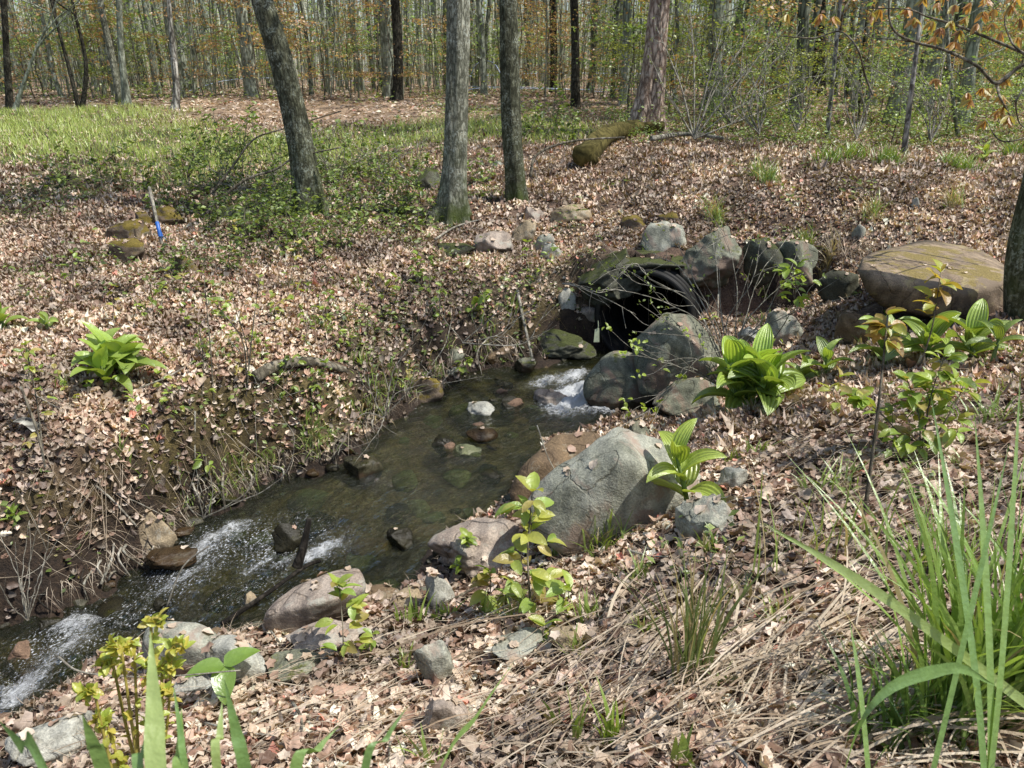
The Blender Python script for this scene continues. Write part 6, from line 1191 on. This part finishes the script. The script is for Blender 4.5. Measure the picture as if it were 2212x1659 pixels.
bare_shrub((1500, 300), [[(1440, 200), (1400, 120)], [(1470, 180), (1420, 60)], [(1500, 150), (1490, 20)], [(1530, 180), (1560, 60)], [(1560, 220), (1640, 120), (1700, 60)], [(1580, 240), (1700, 180), (1790, 160)], [(1540, 200), (1600, 100), (1660, 0)], [(1460, 230), (1430, 180)], [(1600, 260), (1720, 210), (1760, 190)], [(1480, 220), (1450, 100)], [(1550, 160), (1570, 90)]], 'bare many-stemmed shrub fanning out right of the shaggy tree', 11.0, 4, 12, 6, name='bare_shrub', cat='shrub', leaves=[(.3, .38, .1)], leafpx=5)

# stake with blue tape, pale bark strip, sap tubing
P = G(352, 535); root = empty('marker_stake', P, 'slanting whitish stake with blue tape beside the mossy rocks', 'stake'); tp = atd(322, 405, depth_of(P)) - P; b = MB(); r_ = size_at(8, P) / 2; b.add(*tube([np.array([0, 0, -.05]), tp * .5, tp], [r_, r_, r_ * .9], 4)); b.build('pole', M_TWIG_PALE, root, smooth=False)
M_BLUE = plain('blue_tape', (.03, .13, .45), .4, .2); b = MB(); b.add(*tube([tp * .18, tp * .25, tp * .42], r_ * 1.12, 8)); b.add(*blades(np.array([tp * .3, tp * .25, tp * .2]), np.array([tp * .3 + [.04, -.03, -.10], tp * .25 + [.02, -.04, -.07], tp * .2 + [.06, -.02, -.05]]), np.array([.015, .012, .012]), np.array([[.02, 0, .03]] * 3), np.tile((.5, .5, .5), (3, 1)))); b.build('tape', M_BLUE, root)
P = G(55, 945) + [0, 0, .04]; b = MB(); n = 10; t = np.linspace(0, 1, n); ln = size_at(60, P); wv = size_at(26, P); V = np.stack([np.stack([-.5 * ln + t * ln, .1 * ln * np.sin(t * 3), .35 * ln * np.sin(math.pi * (1 - t) * .8) + 0 * t], 1) + np.array([0.25 * q * wv, q * wv, .25 * abs(q) * wv]) for q in (-.5, -.2, .1, .5)], 1).reshape(-1, 3)
b.add(V, np.array([[4 * i + j, 4 * i + j + 1, 4 * i + j + 5, 4 * i + j + 4] for i in range(n - 1) for j in range(3)])); o = b.build('bark_strip', M_BIRCH); o.location = P; tag(o, 'curled strip of whitish bark lying in leaves at the left edge', 'bark')
M_TUBE = plain('pale_blue_tubing', (.45, .55, .75), .35, .1)
def tubing(runs, label, name='sap_tubing', r=.012):
    Q0 = atd(*runs[0][0][:2], runs[0][0][2]); root = empty(name, Q0, label, 'tubing')
    for rn in runs: b = MB(); b.add(*tube(spline(np.array([atd(*p[:2], p[2]) for p in rn]), 24) - Q0, r, 6)); b.build('line', M_TUBE, root)
tubing([[(1000, 200, 24), (1045, 190, 24), (1240, 193, 25), (1420, 192, 26)], [(1000, 186, 24), (1180, 190, 25), (1330, 200, 26)], [(1000, 165, 25), (1200, 158, 26), (1420, 160, 28)]], 'pale blue tubing strung between the trunks in the middle of the wood')
tubing([[(1018, 160, 24), (1028, 140, 24), (1048, 131, 24), (1070, 140, 24), (1085, 175, 24), (1088, 240, 24)]], 'white arched hoop of tubing between the two upright trunks', 'tubing_hoop', .016)
tubing([[(-20, 226, 23), (130, 222, 23), (300, 218, 24), (620, 205, 26)], [(-20, 216, 23), (200, 212, 24), (420, 208, 25)], [(100, 228, 23), (340, 214, 24), (520, 170, 26), (800, 176, 28)]], 'thin pale tubing lines along the left edge of the wood', r=.009)

# roots and sodden stems along the cut of the far bank
g = np.random.default_rng(66)
for i in range(40):
    k = g.integers(2, 17); a, b_ = np.array(OUTL[k]), np.array(OUTL[k + 1]); p_ = a + (b_ - a) * g.random()
    if p_[0] < 0: continue
    A0 = G(p_[0] + g.uniform(-40, 30), p_[1] - g.uniform(25, 80)); B0 = G(p_[0] + g.uniform(-20, 20), p_[1] + g.uniform(-5, 8)); M_ = (A0 + B0) / 2 + [g.normal(0, .03), -.04, .05]; b = MB(); b.add(*tube(spline(np.array([A0, M_, B0]), 10) - A0, np.linspace(.006, .003, 10) * g.uniform(.5, 1.6), 6))
    o = b.build('root', [M_WETWOOD, M_TWIG, M_TWIG_PALE][i % 3]); o.location = A0; tag(o, 'thin exposed root or stem on the cut edge of the far bank', 'root', 'exposed roots along the far bank')
